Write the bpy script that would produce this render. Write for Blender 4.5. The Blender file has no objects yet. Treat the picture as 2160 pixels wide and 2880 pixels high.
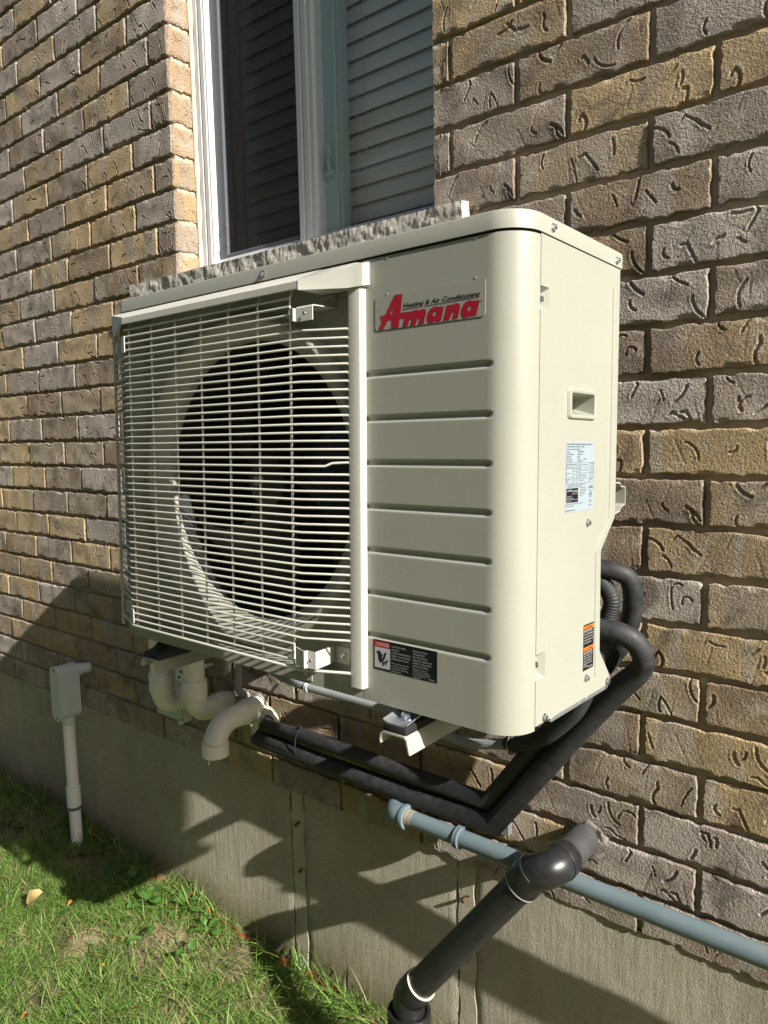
import bpy, bmesh, math, random
import numpy as np
from mathutils import Vector, Matrix, Euler

rng = random.Random(11)
S = bpy.context.scene
COL = S.collection

# ------------------------------------------------------------------ camera
cam_d = bpy.data.cameras.new("camera")
cam_d.sensor_fit = 'HORIZONTAL'
cam_d.sensor_width = 36.0
cam_d.lens = 36.0 * 2088.16 / 2160.0
cam_d.clip_start = 0.01
cam_d.clip_end = 500.0
cam = bpy.data.objects.new("camera", cam_d)
COL.objects.link(cam)
CAM = Vector((0.37725, -1.33904, -0.00855))
yaw, pit, rol = 0.686335, -0.1038355, -0.0224304
fw = Vector((-math.sin(yaw) * math.cos(pit), math.cos(yaw) * math.cos(pit), math.sin(pit)))
rt = Vector((math.cos(yaw), math.sin(yaw), 0))
up = rt.cross(fw)
r2 = math.cos(rol) * rt + math.sin(rol) * up
u2 = -math.sin(rol) * rt + math.cos(rol) * up
M = Matrix((r2, u2, -fw)).transposed().to_4x4()
M.translation = CAM
cam.matrix_world = M
S.camera = cam

# ------------------------------------------------------------------ light
SUN = Vector((6.1, -1.0, 3.9)).normalized()
world = bpy.data.worlds.new("World")
S.world = world
world.use_nodes = True
wn = world.node_tree
wn.nodes.clear()
sky = wn.nodes.new("ShaderNodeTexSky")
sky.sky_type = 'NISHITA'
sky.sun_disc = False
sky.sun_elevation = math.asin(SUN.z)
sky.sun_rotation = math.atan2(SUN.x, SUN.y)
sky.air_density = 0.7
sky.dust_density = 2.5
sky.ozone_density = 0.6
bg = wn.nodes.new("ShaderNodeBackground")
bg.inputs['Strength'].default_value = 0.055
wo = wn.nodes.new("ShaderNodeOutputWorld")
wn.links.new(sky.outputs[0], bg.inputs['Color'])
wn.links.new(bg.outputs[0], wo.inputs['Surface'])
sun_d = bpy.data.lights.new("sun", 'SUN')
sun_d.energy = 4.9
sun_d.angle = math.radians(0.53)
sun_d.color = (1.0, 0.965, 0.885)
sun = bpy.data.objects.new("sun", sun_d)
COL.objects.link(sun)
sun.rotation_euler = SUN.to_track_quat('Z', 'Y').to_euler()
sun.location = (8, -2, 6)

S.view_settings.view_transform = 'Standard'
S.view_settings.look = 'None'
S.view_settings.exposure = 0.95
S.view_settings.gamma = 1.0
S.view_settings.use_curve_mapping = False
S.cycles.max_bounces = 8
S.cycles.transparent_max_bounces = 12

# ------------------------------------------------------------------ helpers
def tag(o, label=None, cat=None, group=None, kind=None):
    if label: o['label'] = label
    if cat: o['category'] = cat
    if group: o['group'] = group
    if kind: o['kind'] = kind
    return o

def empty(name, loc=(0, 0, 0), rot=(0, 0, 0), parent=None):
    o = bpy.data.objects.new(name, None)
    o.empty_display_size = 0.05
    COL.objects.link(o)
    o.location = loc
    o.rotation_euler = rot
    if parent: o.parent = parent
    return o

class B:
    """collects vertices and faces for one mesh object"""
    def __init__(s): s.v = []; s.f = []
    def add(s, v, f):
        n = len(s.v)
        s.v.extend([tuple(p) for p in v])
        s.f.extend([tuple(i + n for i in q) for q in f])
        return s
    def box(s, a, b):
        x0, y0, z0 = a; x1, y1, z1 = b
        v = [(x0,y0,z0),(x1,y0,z0),(x1,y1,z0),(x0,y1,z0),(x0,y0,z1),(x1,y0,z1),(x1,y1,z1),(x0,y1,z1)]
        f = [(0,3,2,1),(4,5,6,7),(0,1,5,4),(1,2,6,5),(2,3,7,6),(3,0,4,7)]
        return s.add(v, f)
    def bbox(s, a, b, bev=0.003, seg=2):
        bm = bmesh.new()
        c = [(a[i] + b[i]) / 2 for i in range(3)]
        d = [abs(b[i] - a[i]) for i in range(3)]
        bmesh.ops.create_cube(bm, size=1.0, matrix=Matrix.Translation(c) @ Matrix.Diagonal((d[0], d[1], d[2], 1)))
        bmesh.ops.bevel(bm, geom=bm.edges[:], offset=min(bev, min(d) * 0.45), segments=seg, affect='EDGES', profile=0.5)
        bm.verts.index_update()
        s.add([v.co[:] for v in bm.verts], [tuple(v.index for v in f.verts) for f in bm.faces])
        bm.free()
        return s
    def tube(s, pts, r, seg=12, caps=True):
        pts = [Vector(p) for p in pts]
        n = len(pts)
        rad = r if isinstance(r, (list, tuple)) else [r] * n
        tin = [None] * n; tout = [None] * n
        for i in range(n - 1):
            d = (pts[i + 1] - pts[i]).normalized()
            tout[i] = d; tin[i + 1] = d
        tin[0] = tout[0]; tout[-1] = tin[-1]
        t0 = tin[0]
        u = t0.orthogonal().normalized()
        V = []; F = []
        prev = t0
        for i in range(n):
            q = prev.rotation_difference(tin[i]); u = q @ u; prev = tin[i]
            t = (tin[i] + tout[i])
            t = t.normalized() if t.length > 1e-6 else tin[i]
            w = tin[i].cross(u)
            for k in range(seg):
                a = 2 * math.pi * k / seg
                p = rad[i] * (math.cos(a) * u + math.sin(a) * w)
                # slide along incoming direction onto the bisector plane
                den = tin[i].dot(t)
                p = p - tin[i] * (p.dot(t) / den)
                V.append(pts[i] + p)
        for i in range(n - 1):
            for k in range(seg):
                a = i * seg + k; b = i * seg + (k + 1) % seg
                F.append((a, b, b + seg, a + seg))
        if caps:
            F.append(tuple(reversed(range(seg))))
            F.append(tuple(range((n - 1) * seg, n * seg)))
        return s.add(V, F)
    def lathe(s, org, axis, prof, seg=24, caps=False):
        """prof = [(radius, height along axis)]"""
        org = Vector(org); axis = Vector(axis).normalized()
        u = axis.orthogonal().normalized(); w = axis.cross(u)
        V = []; F = []
        for r, h in prof:
            for k in range(seg):
                a = 2 * math.pi * k / seg
                V.append(org + axis * h + r * (math.cos(a) * u + math.sin(a) * w))
        for i in range(len(prof) - 1):
            for k in range(seg):
                a = i * seg + k; b = i * seg + (k + 1) % seg
                F.append((a, b, b + seg, a + seg))
        if caps:
            F.append(tuple(reversed(range(seg))))
            F.append(tuple(range((len(prof) - 1) * seg, len(prof) * seg)))
        return s.add(V, F)
    def strip(s, pts, d, th=0.0015):
        """sheet metal: polyline pts swept by vector d, with thickness"""
        pts = [Vector(p) for p in pts]; d = Vector(d)
        n = len(pts); nr = []
        for i in range(n):
            a = pts[max(i - 1, 0)]; b = pts[min(i + 1, n - 1)]
            nr.append((b - a).cross(d).normalized())
        V = []
        for i in range(n):
            V += [pts[i], pts[i] + d, pts[i] + nr[i] * th + d, pts[i] + nr[i] * th]
        F = []
        for i in range(n - 1):
            a = 4 * i; b = a + 4
            for k in range(4):
                F.append((a + k, a + (k + 1) % 4, b + (k + 1) % 4, b + k))
        F.append((3, 2, 1, 0)); e = 4 * (n - 1); F.append((e, e + 1, e + 2, e + 3))
        return s.add(V, F)
    def prism(s, poly, ax, lo, hi):
        """polygon (a,b) extruded along axis ax between lo and hi"""
        def P(a, b, c):
            return (c, a, b) if ax == 'x' else ((a, c, b) if ax == 'y' else (a, b, c))
        n = len(poly)
        V = [P(a, b, lo) for a, b in poly] + [P(a, b, hi) for a, b in poly]
        F = [tuple(range(n)), tuple(range(2 * n - 1, n - 1, -1))]
        for i in range(n):
            j = (i + 1) % n
            F.append((i, i + n, j + n, j))
        return s.add(V, F)
    def build(s, name, mat, parent=None, smooth=True, ang=35, fix=True):
        me = bpy.data.meshes.new(name)
        me.from_pydata(s.v, [], s.f)
        me.update()
        if fix:
            bm = bmesh.new(); bm.from_mesh(me)
            bmesh.ops.recalc_face_normals(bm, faces=bm.faces[:])
            bm.to_mesh(me); bm.free()
        return link(name, me, mat, parent, smooth, ang)

def link(name, me, mat, parent=None, smooth=True, ang=35):
    if mat and not me.materials: me.materials.append(mat)
    if smooth:
        me.shade_smooth()
        me.set_sharp_from_angle(angle=math.radians(ang))
    o = bpy.data.objects.new(name, me)
    COL.objects.link(o)
    if parent: o.parent = parent
    return o

def npmesh(name, V, F):
    """V (n,3) array, F (m,k) array of equal polygons"""
    me = bpy.data.meshes.new(name)
    V = np.asarray(V, np.float32); F = np.asarray(F, np.int32)
    me.vertices.add(len(V)); me.vertices.foreach_set('co', V.ravel())
    k = F.shape[1]
    me.loops.add(F.size); me.loops.foreach_set('vertex_index', F.ravel())
    me.polygons.add(len(F))
    me.polygons.foreach_set('loop_start', np.arange(0, F.size, k, dtype=np.int32))
    me.update(calc_edges=True)
    me.validate()
    return me

def crv(pts, n=8):
    """Catmull-Rom through the points"""
    P = [Vector(p) for p in pts]
    P = [2 * P[0] - P[1]] + P + [2 * P[-1] - P[-2]]
    out = []
    for i in range(1, len(P) - 2):
        for k in range(n):
            t = k / n
            a, b, c, d = P[i - 1], P[i], P[i + 1], P[i + 2]
            out.append(0.5 * ((2 * b) + (c - a) * t + (2 * a - 5 * b + 4 * c - d) * t * t + (3 * b - a - 3 * c + d) * t ** 3))
    out.append(P[-2])
    return out

def arc(p0, corner, p1, R, n=8):
    """straight - rounded corner - straight"""
    p0, c, p1 = Vector(p0), Vector(corner), Vector(p1)
    a = (p0 - c).normalized(); b = (p1 - c).normalized()
    th = a.angle(b); d = R / math.tan(th / 2)
    ctr = c + (a + b).normalized() * (R / math.sin(th / 2))
    s, e = c + a * d - ctr, c + b * d - ctr
    out = [p0]
    su, eu = s.normalized(), e.normalized(); w = su.angle(eu)
    for i in range(n + 1):
        f = i / n
        out.append(ctr + R * (su * (math.sin((1 - f) * w) / math.sin(w)) + eu * (math.sin(f * w) / math.sin(w))))
    out.append(p1)
    return out

# ------------------------------------------------------------------ materials
def mat(name, base=(0.5, 0.5, 0.5), rough=0.5, metal=0.0, spec=0.5):
    m = bpy.data.materials.new(name); m.use_nodes = True
    p = m.node_tree.nodes['Principled BSDF']
    p.inputs['Base Color'].default_value = (*base, 1)
    p.inputs['Roughness'].default_value = rough
    p.inputs['Metallic'].default_value = metal
    p.inputs['Specular IOR Level'].default_value = spec
    return m

class N:
    """small node-tree helper"""
    def __init__(s, m): s.t = m.node_tree; s.p = s.t.nodes.get('Principled BSDF')
    def n(s, t, **kw):
        x = s.t.nodes.new(t)
        for k, v in kw.items(): setattr(x, k, v)
        return x
    def l(s, a, b): s.t.links.new(a, b)
    def coord(s, kind='Object'): return s.n('ShaderNodeTexCoord').outputs[kind]
    def noise(s, vec, scale, detail=4, rough=0.55, dist=0.0):
        x = s.n('ShaderNodeTexNoise'); x.inputs['Scale'].default_value = scale
        x.inputs['Detail'].default_value = detail; x.inputs['Roughness'].default_value = rough
        x.inputs['Distortion'].default_value = dist
        if vec is not None: s.l(vec, x.inputs['Vector'])
        return x
    def ramp(s, f, stops, interp='LINEAR'):
        r = s.n('ShaderNodeValToRGB'); cr = r.color_ramp; cr.interpolation = interp
        while len(cr.elements) < len(stops): cr.elements.new(0.5)
        for e, (p, c) in zip(cr.elements, stops):
            e.position = p; e.color = (*c, 1) if len(c) == 3 else c
        s.l(f, r.inputs['Fac']); return r.outputs['Color']
    def mix(s, fac, a, b, blend='MIX'):
        x = s.n('ShaderNodeMix'); x.data_type = 'RGBA'; x.blend_type = blend
        for i, v in ((0, fac), (6, a), (7, b)):
            if hasattr(v, 'links'): s.l(v, x.inputs[i])
            elif isinstance(v, tuple): x.inputs[i].default_value = (*v, 1)
            else: x.inputs[i].default_value = v
        return x.outputs[2]
    def math(s, op, a, b=None):
        x = s.n('ShaderNodeMath'); x.operation = op
        for i, v in enumerate((a, b)):
            if v is None: continue
            if hasattr(v, 'links'): s.l(v, x.inputs[i])
            else: x.inputs[i].default_value = v
        return x.outputs[0]
    def mapr(s, v, a, b, c, d):
        x = s.n('ShaderNodeMapRange')
        s.l(v, x.inputs[0])
        for i, q in enumerate((a, b, c, d)): x.inputs[i + 1].default_value = q
        return x.outputs[0]
    def bump(s, h, strength=0.3, dist=0.002, normal=None):
        x = s.n('ShaderNodeBump'); x.inputs['Strength'].default_value = strength
        x.inputs['Distance'].default_value = dist
        s.l(h, x.inputs['Height'])
        if normal: s.l(normal, x.inputs['Normal'])
        return x.outputs[0]
    def base(s, c): s.l(c, s.p.inputs['Base Color'])
    def normal(s, c): s.l(c, s.p.inputs['Normal'])
    def rough(s, c): s.l(c, s.p.inputs['Roughness'])

def painted(name, base, rough=0.4, var=0.06, bump=0.05, scale=9, dirt=None):
    m = mat(name, base, rough); q = N(m)
    co = q.coord()
    n1 = q.noise(co, scale, 5)
    c = q.mix(q.mapr(n1.outputs['Fac'], 0.3, 0.7, 0.0, 1.0), tuple(b * (1 - var) for b in base), tuple(min(1, b * (1 + var)) for b in base))
    if dirt:
        n3 = q.noise(co, scale * 3.1, 6, 0.7)
        c = q.mix(q.mapr(n3.outputs['Fac'], 0.55, 0.75, 0.0, dirt[1]), c, dirt[0])
    q.base(c)
    n2 = q.noise(co, 900, 2)
    q.normal(q.bump(n2.outputs['Fac'], bump, 0.0004))
    q.rough(q.mapr(n1.outputs['Fac'], 0.3, 0.7, rough * 0.85, min(1, rough * 1.2)))
    return m

# brick: every object picks its own tone from its random number
def brick_material(name, palette, dark=0.72):
    m = mat(name, (0.3, 0.25, 0.15), 0.9, spec=0.25); q = N(m)
    oi = q.n('ShaderNodeObjectInfo')
    rnd = oi.outputs['Random']
    co = q.coord()
    off = q.n('ShaderNodeCombineXYZ')
    q.l(q.math('MULTIPLY', rnd, 37.0), off.inputs[0]); q.l(q.math('MULTIPLY', rnd, 91.0), off.inputs[2])
    va = q.n('ShaderNodeVectorMath'); va.operation = 'ADD'
    q.l(co, va.inputs[0]); q.l(off.outputs[0], va.inputs[1])
    v = va.outputs[0]
    base = q.ramp(q.math('FRACT', q.math('MULTIPLY', rnd, 7.31)), palette, 'LINEAR')
    # upright flash bands with fairly hard edges
    sc = q.n('ShaderNodeMapping'); sc.inputs['Scale'].default_value = (1.0, 0.15, 0.12)
    q.l(v, sc.inputs['Vector'])
    nb = q.noise(sc.outputs[0], 13, 2, 0.4, 0.3)
    grey = q.mix(q.math('FRACT', q.math('MULTIPLY', rnd, 3.77)), (0.47, 0.425, 0.385), (0.30, 0.235, 0.185))
    c = q.mix(q.mapr(nb.outputs['Fac'], 0.53, 0.57, 0.0, 0.55), base, grey)
    # cloudy burns
    nc = q.noise(v, 11, 4, 0.6, 0.6)
    c = q.mix(q.mapr(nc.outputs['Fac'], 0.52, 0.68, 0.0, dark), c, (0.115, 0.082, 0.055))
    # pale bloom
    nl = q.noise(v, 17, 4, 0.65)
    c = q.mix(q.mapr(nl.outputs['Fac'], 0.52, 0.70, 0.0, 0.6), c, (0.62, 0.56, 0.47))
    # fine speckle
    ns = q.noise(v, 420, 3, 0.7)
    c = q.mix(q.mapr(ns.outputs['Fac'], 0.35, 0.65, 0.0, 1.0), q.mix(0.14, c, (0.0, 0.0, 0.0)), q.mix(0.08, c, (1.0, 0.95, 0.85)))
    q.base(c)
    hgt = q.math('ADD', q.math('MULTIPLY', q.noise(v, 400, 2, 0.6).outputs['Fac'], 0.6), q.math('MULTIPLY', q.noise(v, 185, 3, 0.65).outputs['Fac'], 0.9))
    q.normal(q.bump(hgt, 1.0, 0.0085))
    return m

PAL = [(0.0, (0.56, 0.41, 0.22)), (0.2, (0.48, 0.35, 0.19)), (0.4, (0.30, 0.215, 0.135)), (0.55, (0.41, 0.335, 0.28)), (0.75, (0.52, 0.455, 0.395)), (0.88, (0.34, 0.27, 0.21)), (1.0, (0.56, 0.42, 0.225))]
M_brick = brick_material("brick_face", PAL)
PAL2 = [(0.0, (0.50, 0.36, 0.21)), (0.3, (0.44, 0.30, 0.20)), (0.6, (0.54, 0.36, 0.17)), (0.85, (0.40, 0.29, 0.21)), (1.0, (0.58, 0.42, 0.22))]
M_return = brick_material("brick_return", PAL2, 0.15)

def rough_mineral(name, c1, c2, scale, bscale, bstr, bdist, rough=0.95, stains=None):
    m = mat(name, c1, rough, spec=0.2); q = N(m); co = q.coord()
    n1 = q.noise(co, scale, 6, 0.62, 0.3)
    c = q.mix(q.mapr(n1.outputs['Fac'], 0.32, 0.68, 0, 1), c1, c2)
    if stains:
        n2 = q.noise(co, scale * 0.4, 5, 0.6, 0.8)
        c = q.mix(q.mapr(n2.outputs['Fac'], 0.5, 0.7, 0, stains[1]), c, stains[0])
    n3 = q.noise(co, bscale * 1.7, 2)
    c = q.mix(q.mapr(n3.outputs['Fac'], 0.35, 0.65, 0.25, 0.0), c, tuple(k * 0.45 for k in c1))
    q.base(c)
    h = q.math('ADD', q.noise(co, bscale, 4, 0.6).outputs['Fac'], q.math('MULTIPLY', q.noise(co, bscale * 0.23, 3, 0.5).outputs['Fac'], 0.8))
    q.normal(q.bump(h, bstr, bdist))
    return m

M_mortar = rough_mineral("mortar", (0.58, 0.47, 0.35), (0.44, 0.35, 0.25), 14, 330, 0.5, 0.0018)
def parge():
    m = mat("parged_concrete", (0.6, 0.55, 0.45), 0.95, spec=0.2); q = N(m); co = q.coord()
    n1 = q.noise(co, 4.5, 6, 0.62, 0.4)
    c = q.mix(q.mapr(n1.outputs['Fac'], 0.32, 0.68, 0, 1), (0.62, 0.565, 0.445), (0.50, 0.45, 0.35))
    mp = q.n('ShaderNodeMapping'); mp.inputs['Scale'].default_value = (1.0, 1.0, 0.10); q.l(co, mp.inputs['Vector'])
    st = q.noise(mp.outputs[0], 26, 4, 0.6, 0.5)
    c = q.mix(q.mapr(st.outputs['Fac'], 0.50, 0.72, 0, 0.35), c, (0.40, 0.345, 0.235))
    n4 = q.noise(co, 2.2, 4, 0.6, 0.8)
    c = q.mix(q.mapr(n4.outputs['Fac'], 0.50, 0.70, 0, 0.5), c, (0.47, 0.40, 0.27))
    sp = q.n('ShaderNodeSeparateXYZ'); q.l(co, sp.inputs[0])
    zz = q.math('ADD', sp.outputs[2], q.math('MULTIPLY', q.noise(co, 13, 5, 0.7).outputs['Fac'], 0.16))
    c = q.mix(q.mapr(zz, -1.23, -1.40, 0, 0.75), c, (0.30, 0.255, 0.145))
    gz = q.math('ADD', sp.outputs[2], q.math('MULTIPLY', q.noise(co, 21, 5, 0.7).outputs['Fac'], 0.12))
    c = q.mix(q.mapr(gz, -1.32, -1.42, 0, 0.55), c, (0.16, 0.17, 0.06))
    n3 = q.noise(co, 320, 2)
    c = q.mix(q.mapr(n3.outputs['Fac'], 0.35, 0.65, 0.30, 0.0), c, (0.25, 0.22, 0.16))
    q.base(c)
    h = q.math('ADD', q.noise(co, 260, 4, 0.65).outputs['Fac'], q.math('MULTIPLY', q.noise(mp.outputs[0], 75, 3, 0.5).outputs['Fac'], 0.8))
    q.normal(q.bump(h, 1.0, 0.0085))
    return m
M_parge = parge()
M_bare = rough_mineral("bare_concrete", (0.55, 0.505, 0.40), (0.44, 0.40, 0.30), 9, 200, 0.7, 0.0018, stains=((0.24, 0.19, 0.10), 0.6))
M_stone = rough_mineral("split_stone", (0.54, 0.51, 0.455), (0.46, 0.43, 0.385), 9, 240, 0.6, 0.002)
M_patch = rough_mineral("patch_mortar", (0.44, 0.42, 0.37), (0.35, 0.33, 0.28), 30, 300, 0.6, 0.002)

M_cream = painted("cream_paint", (0.328, 0.330, 0.279), 0.38, 0.02, 0.06, 3, dirt=((0.26, 0.245, 0.19), 0.12))
M_cream2 = painted("guard_coating", (0.54, 0.53, 0.47), 0.36, 0.02, 0.03, 12)
M_bracket = painted("bracket_paint", (0.38, 0.37, 0.32), 0.42, 0.03, 0.05, 9)
M_galv = mat("galvanised_steel", (0.55, 0.58, 0.62), 0.42, 0.85)
q = N(M_galv); nn = q.noise(q.coord(), 60, 3); q.base(q.mix(nn.outputs['Fac'], (0.42, 0.46, 0.50), (0.66, 0.69, 0.73)))
M_zinc = mat("zinc_screw", (0.62, 0.65, 0.70), 0.28, 1.0)
M_dark = mat("dark_interior", (0.012, 0.012, 0.013), 0.6)
M_fan = mat("fan_plastic", (0.018, 0.018, 0.02), 0.4)
M_black = mat("black_gasket", (0.01, 0.01, 0.01), 0.8)
M_gap = mat("shadow_gap", (0.02, 0.02, 0.018), 0.9)
M_foam = painted("foam_insulation", (0.024, 0.024, 0.026), 0.62, 0.35, 0.25, 60)
M_abs = painted("black_abs", (0.016, 0.016, 0.017), 0.33, 0.25, 0.08, 25, dirt=((0.10, 0.10, 0.10), 0.25))
M_absgrey = painted("grey_pipe_end", (0.055, 0.055, 0.057), 0.5, 0.2, 0.08, 30)
M_pvc = painted("white_pvc", (0.80, 0.775, 0.69), 0.4, 0.05, 0.03, 12, dirt=((0.45, 0.41, 0.30), 0.12))
M_pvcgrey = painted("grey_pvc", (0.55, 0.60, 0.60), 0.5, 0.04, 0.05, 12)
M_pvcwhite = painted("conduit_white", (0.78, 0.80, 0.79), 0.45, 0.05, 0.04, 12, dirt=((0.35, 0.33, 0.26), 0.35))
M_flex = painted("grey_conduit", (0.26, 0.27, 0.285), 0.5, 0.06, 0.05, 20)
M_flexb = painted("black_conduit", (0.022, 0.023, 0.024), 0.65, 0.1, 0.05, 20)
M_gas = painted("blue_grey_paint", (0.135, 0.180, 0.200), 0.42, 0.08, 0.06, 10, dirt=((0.26, 0.24, 0.15), 0.5))
M_thread = painted("brass_thread", (0.42, 0.33, 0.20), 0.55, 0.15, 0.05, 40)
M_rust = painted("rusty_steel", (0.10, 0.05, 0.025), 0.8, 0.3, 0.2, 80)
M_white = painted("white_vinyl", (0.62, 0.635, 0.655), 0.35, 0.015, 0.02, 5)
M_caulk = painted("caulk", (0.66, 0.60, 0.45), 0.6, 0.08, 0.2, 40)
M_sash = mat("dark_sash", (0.10, 0.11, 0.125), 0.45)
M_stile = painted("stile_vinyl", (0.42, 0.52, 0.49), 0.4, 0.02, 0.02, 5)
M_slat = painted("blind_slat", (0.80, 0.78, 0.69), 0.45, 0.02, 0.02, 5)
M_room = mat("room_wall", (0.20, 0.19, 0.17), 0.9)
M_cord = mat("cord", (0.6, 0.58, 0.5), 0.8)
M_plate = painted("name_plate", (0.315, 0.315, 0.272), 0.34, 0.01, 0.02, 5)
M_red = mat("label_red", (0.36, 0.012, 0.03), 0.4)
M_ink = mat("label_black", (0.008, 0.008, 0.01), 0.35)
M_ink2 = mat("label_ink", (0.03, 0.035, 0.05), 0.5)
M_lwhite = mat("label_white", (0.43, 0.44, 0.46), 0.4)
M_lblue = painted("label_paper", (0.29, 0.345, 0.385), 0.4, 0.02, 0.02, 30)
M_ldred = mat("danger_red", (0.56, 0.03, 0.025), 0.4)
M_lorange = mat("warning_orange", (0.85, 0.19, 0.03), 0.4)
M_lgrey = mat("label_grey", (0.38, 0.39, 0.41), 0.5)
M_strip = mat("red_membrane", (0.42, 0.055, 0.035), 0.5)

def glass_mat(name, tint=(0.9, 0.94, 0.93), refl=1.0):
    m = bpy.data.materials.new(name); m.use_nodes = True
    t = m.node_tree; t.nodes.clear()
    o = t.nodes.new('ShaderNodeOutputMaterial'); mx = t.nodes.new('ShaderNodeMixShader')
    tr = t.nodes.new('ShaderNodeBsdfTransparent'); gl = t.nodes.new('ShaderNodeBsdfGlossy')
    fr = t.nodes.new('ShaderNodeFresnel'); fr.inputs['IOR'].default_value = 1.52
    tr.inputs['Color'].default_value = (*tint, 1); gl.inputs['Roughness'].default_value = 0.01
    gl.inputs['Color'].default_value = (refl, refl, refl, 1)
    ge = t.nodes.new('ShaderNodeNewGeometry'); mr = t.nodes.new('ShaderNodeMapRange')   # a thin sheet: same reflectance from both sides
    mr.inputs[3].default_value = 1.52; mr.inputs[4].default_value = 1 / 1.52
    t.links.new(ge.outputs['Backfacing'], mr.inputs[0]); t.links.new(mr.outputs[0], fr.inputs['IOR'])
    t.links.new(fr.outputs[0], mx.inputs[0]); t.links.new(tr.outputs[0], mx.inputs[1]); t.links.new(gl.outputs[0], mx.inputs[2])
    t.links.new(mx.outputs[0], o.inputs['Surface'])
    return m
M_glass = glass_mat("window_glass")
M_screen = bpy.data.materials.new("insect_screen"); M_screen.use_nodes = True
t = M_screen.node_tree; t.nodes.clear()
o_ = t.nodes.new('ShaderNodeOutputMaterial'); mx = t.nodes.new('ShaderNodeMixShader'); mx.inputs[0].default_value = 0.68
tr = t.nodes.new('ShaderNodeBsdfTransparent'); df = t.nodes.new('ShaderNodeBsdfDiffuse'); df.inputs['Color'].default_value = (0.03, 0.03, 0.032, 1)
t.links.new(tr.outputs[0], mx.inputs[1]); t.links.new(df.outputs[0], mx.inputs[2]); t.links.new(mx.outputs[0], o_.inputs['Surface'])

# ------------------------------------------------------------------ lettering (made first, while the scene is empty)
TEXT = {}
def text_batch(jobs):
    tmp = []
    for key, line, size, x, y, opt in jobs:
        cu = bpy.data.curves.new("lettering", 'FONT')
        cu.body = line; cu.size = size; cu.resolution_u = 2
        cu.shear = opt.get('shear', 0.0); cu.offset = opt.get('bold', 0.0) * size
        cu.align_x = opt.get('align', 'LEFT')
        ob = bpy.data.objects.new("lettering", cu); COL.objects.link(ob)
        tmp.append((key, ob, x, y, opt))
    dg = bpy.context.evaluated_depsgraph_get(); dg.update()
    for key, ob, x, y, opt in tmp:
        me = bpy.data.meshes.new_from_object(ob.evaluated_get(dg))
        n = len(me.vertices); co = np.empty(n * 3); me.vertices.foreach_get('co', co); co = co.reshape(-1, 3)
        if n and 'width' in opt:
            w = co[:, 0].max() - co[:, 0].min()
            co[:, 0] = (co[:, 0] - co[:, 0].min()) * opt['width'] / w
        co[:, 0] = co[:, 0] * opt.get('sx', 1.0) + x; co[:, 1] += y
        b = TEXT.setdefault(key, B())
        b.add([tuple(c[:2]) + (0,) for c in co], [tuple(p.vertices) for p in me.polygons])
        bpy.data.meshes.remove(me)
        cu = ob.data; bpy.data.objects.remove(ob); bpy.data.curves.remove(cu)

def shape_fill(key, loops):
    """flat outline with holes (a filled 2D curve)"""
    cu = bpy.data.curves.new("outline", 'CURVE'); cu.dimensions = '2D'; cu.fill_mode = 'FRONT'
    for lp in loops:
        sp = cu.splines.new('POLY'); sp.points.add(len(lp) - 1); sp.use_cyclic_u = True
        for p, (a, b) in zip(sp.points, lp): p.co = (a, b, 0, 1)
    ob = bpy.data.objects.new("outline", cu); COL.objects.link(ob)
    dg = bpy.context.evaluated_depsgraph_get(); dg.update()
    me = bpy.data.meshes.new_from_object(ob.evaluated_get(dg))
    b = TEXT.setdefault(key, B())
    b.add([v.co[:] for v in me.vertices], [tuple(p.vertices) for p in me.polygons])
    bpy.data.objects.remove(ob); bpy.data.curves.remove(cu); bpy.data.meshes.remove(me)

def put(key, name, m, parent, face, lift):
    """place flat lettering on the front (-y) or right (+x) face"""
    b = TEXT[key]; o = B()
    if face == 'front': o.add([(x, -lift, z) for x, z, _ in b.v], b.f)
    else: o.add([(lift, x, z) for x, z, _ in b.v], b.f)
    return o.build(name, m, parent, smooth=False, fix=False)

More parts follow.
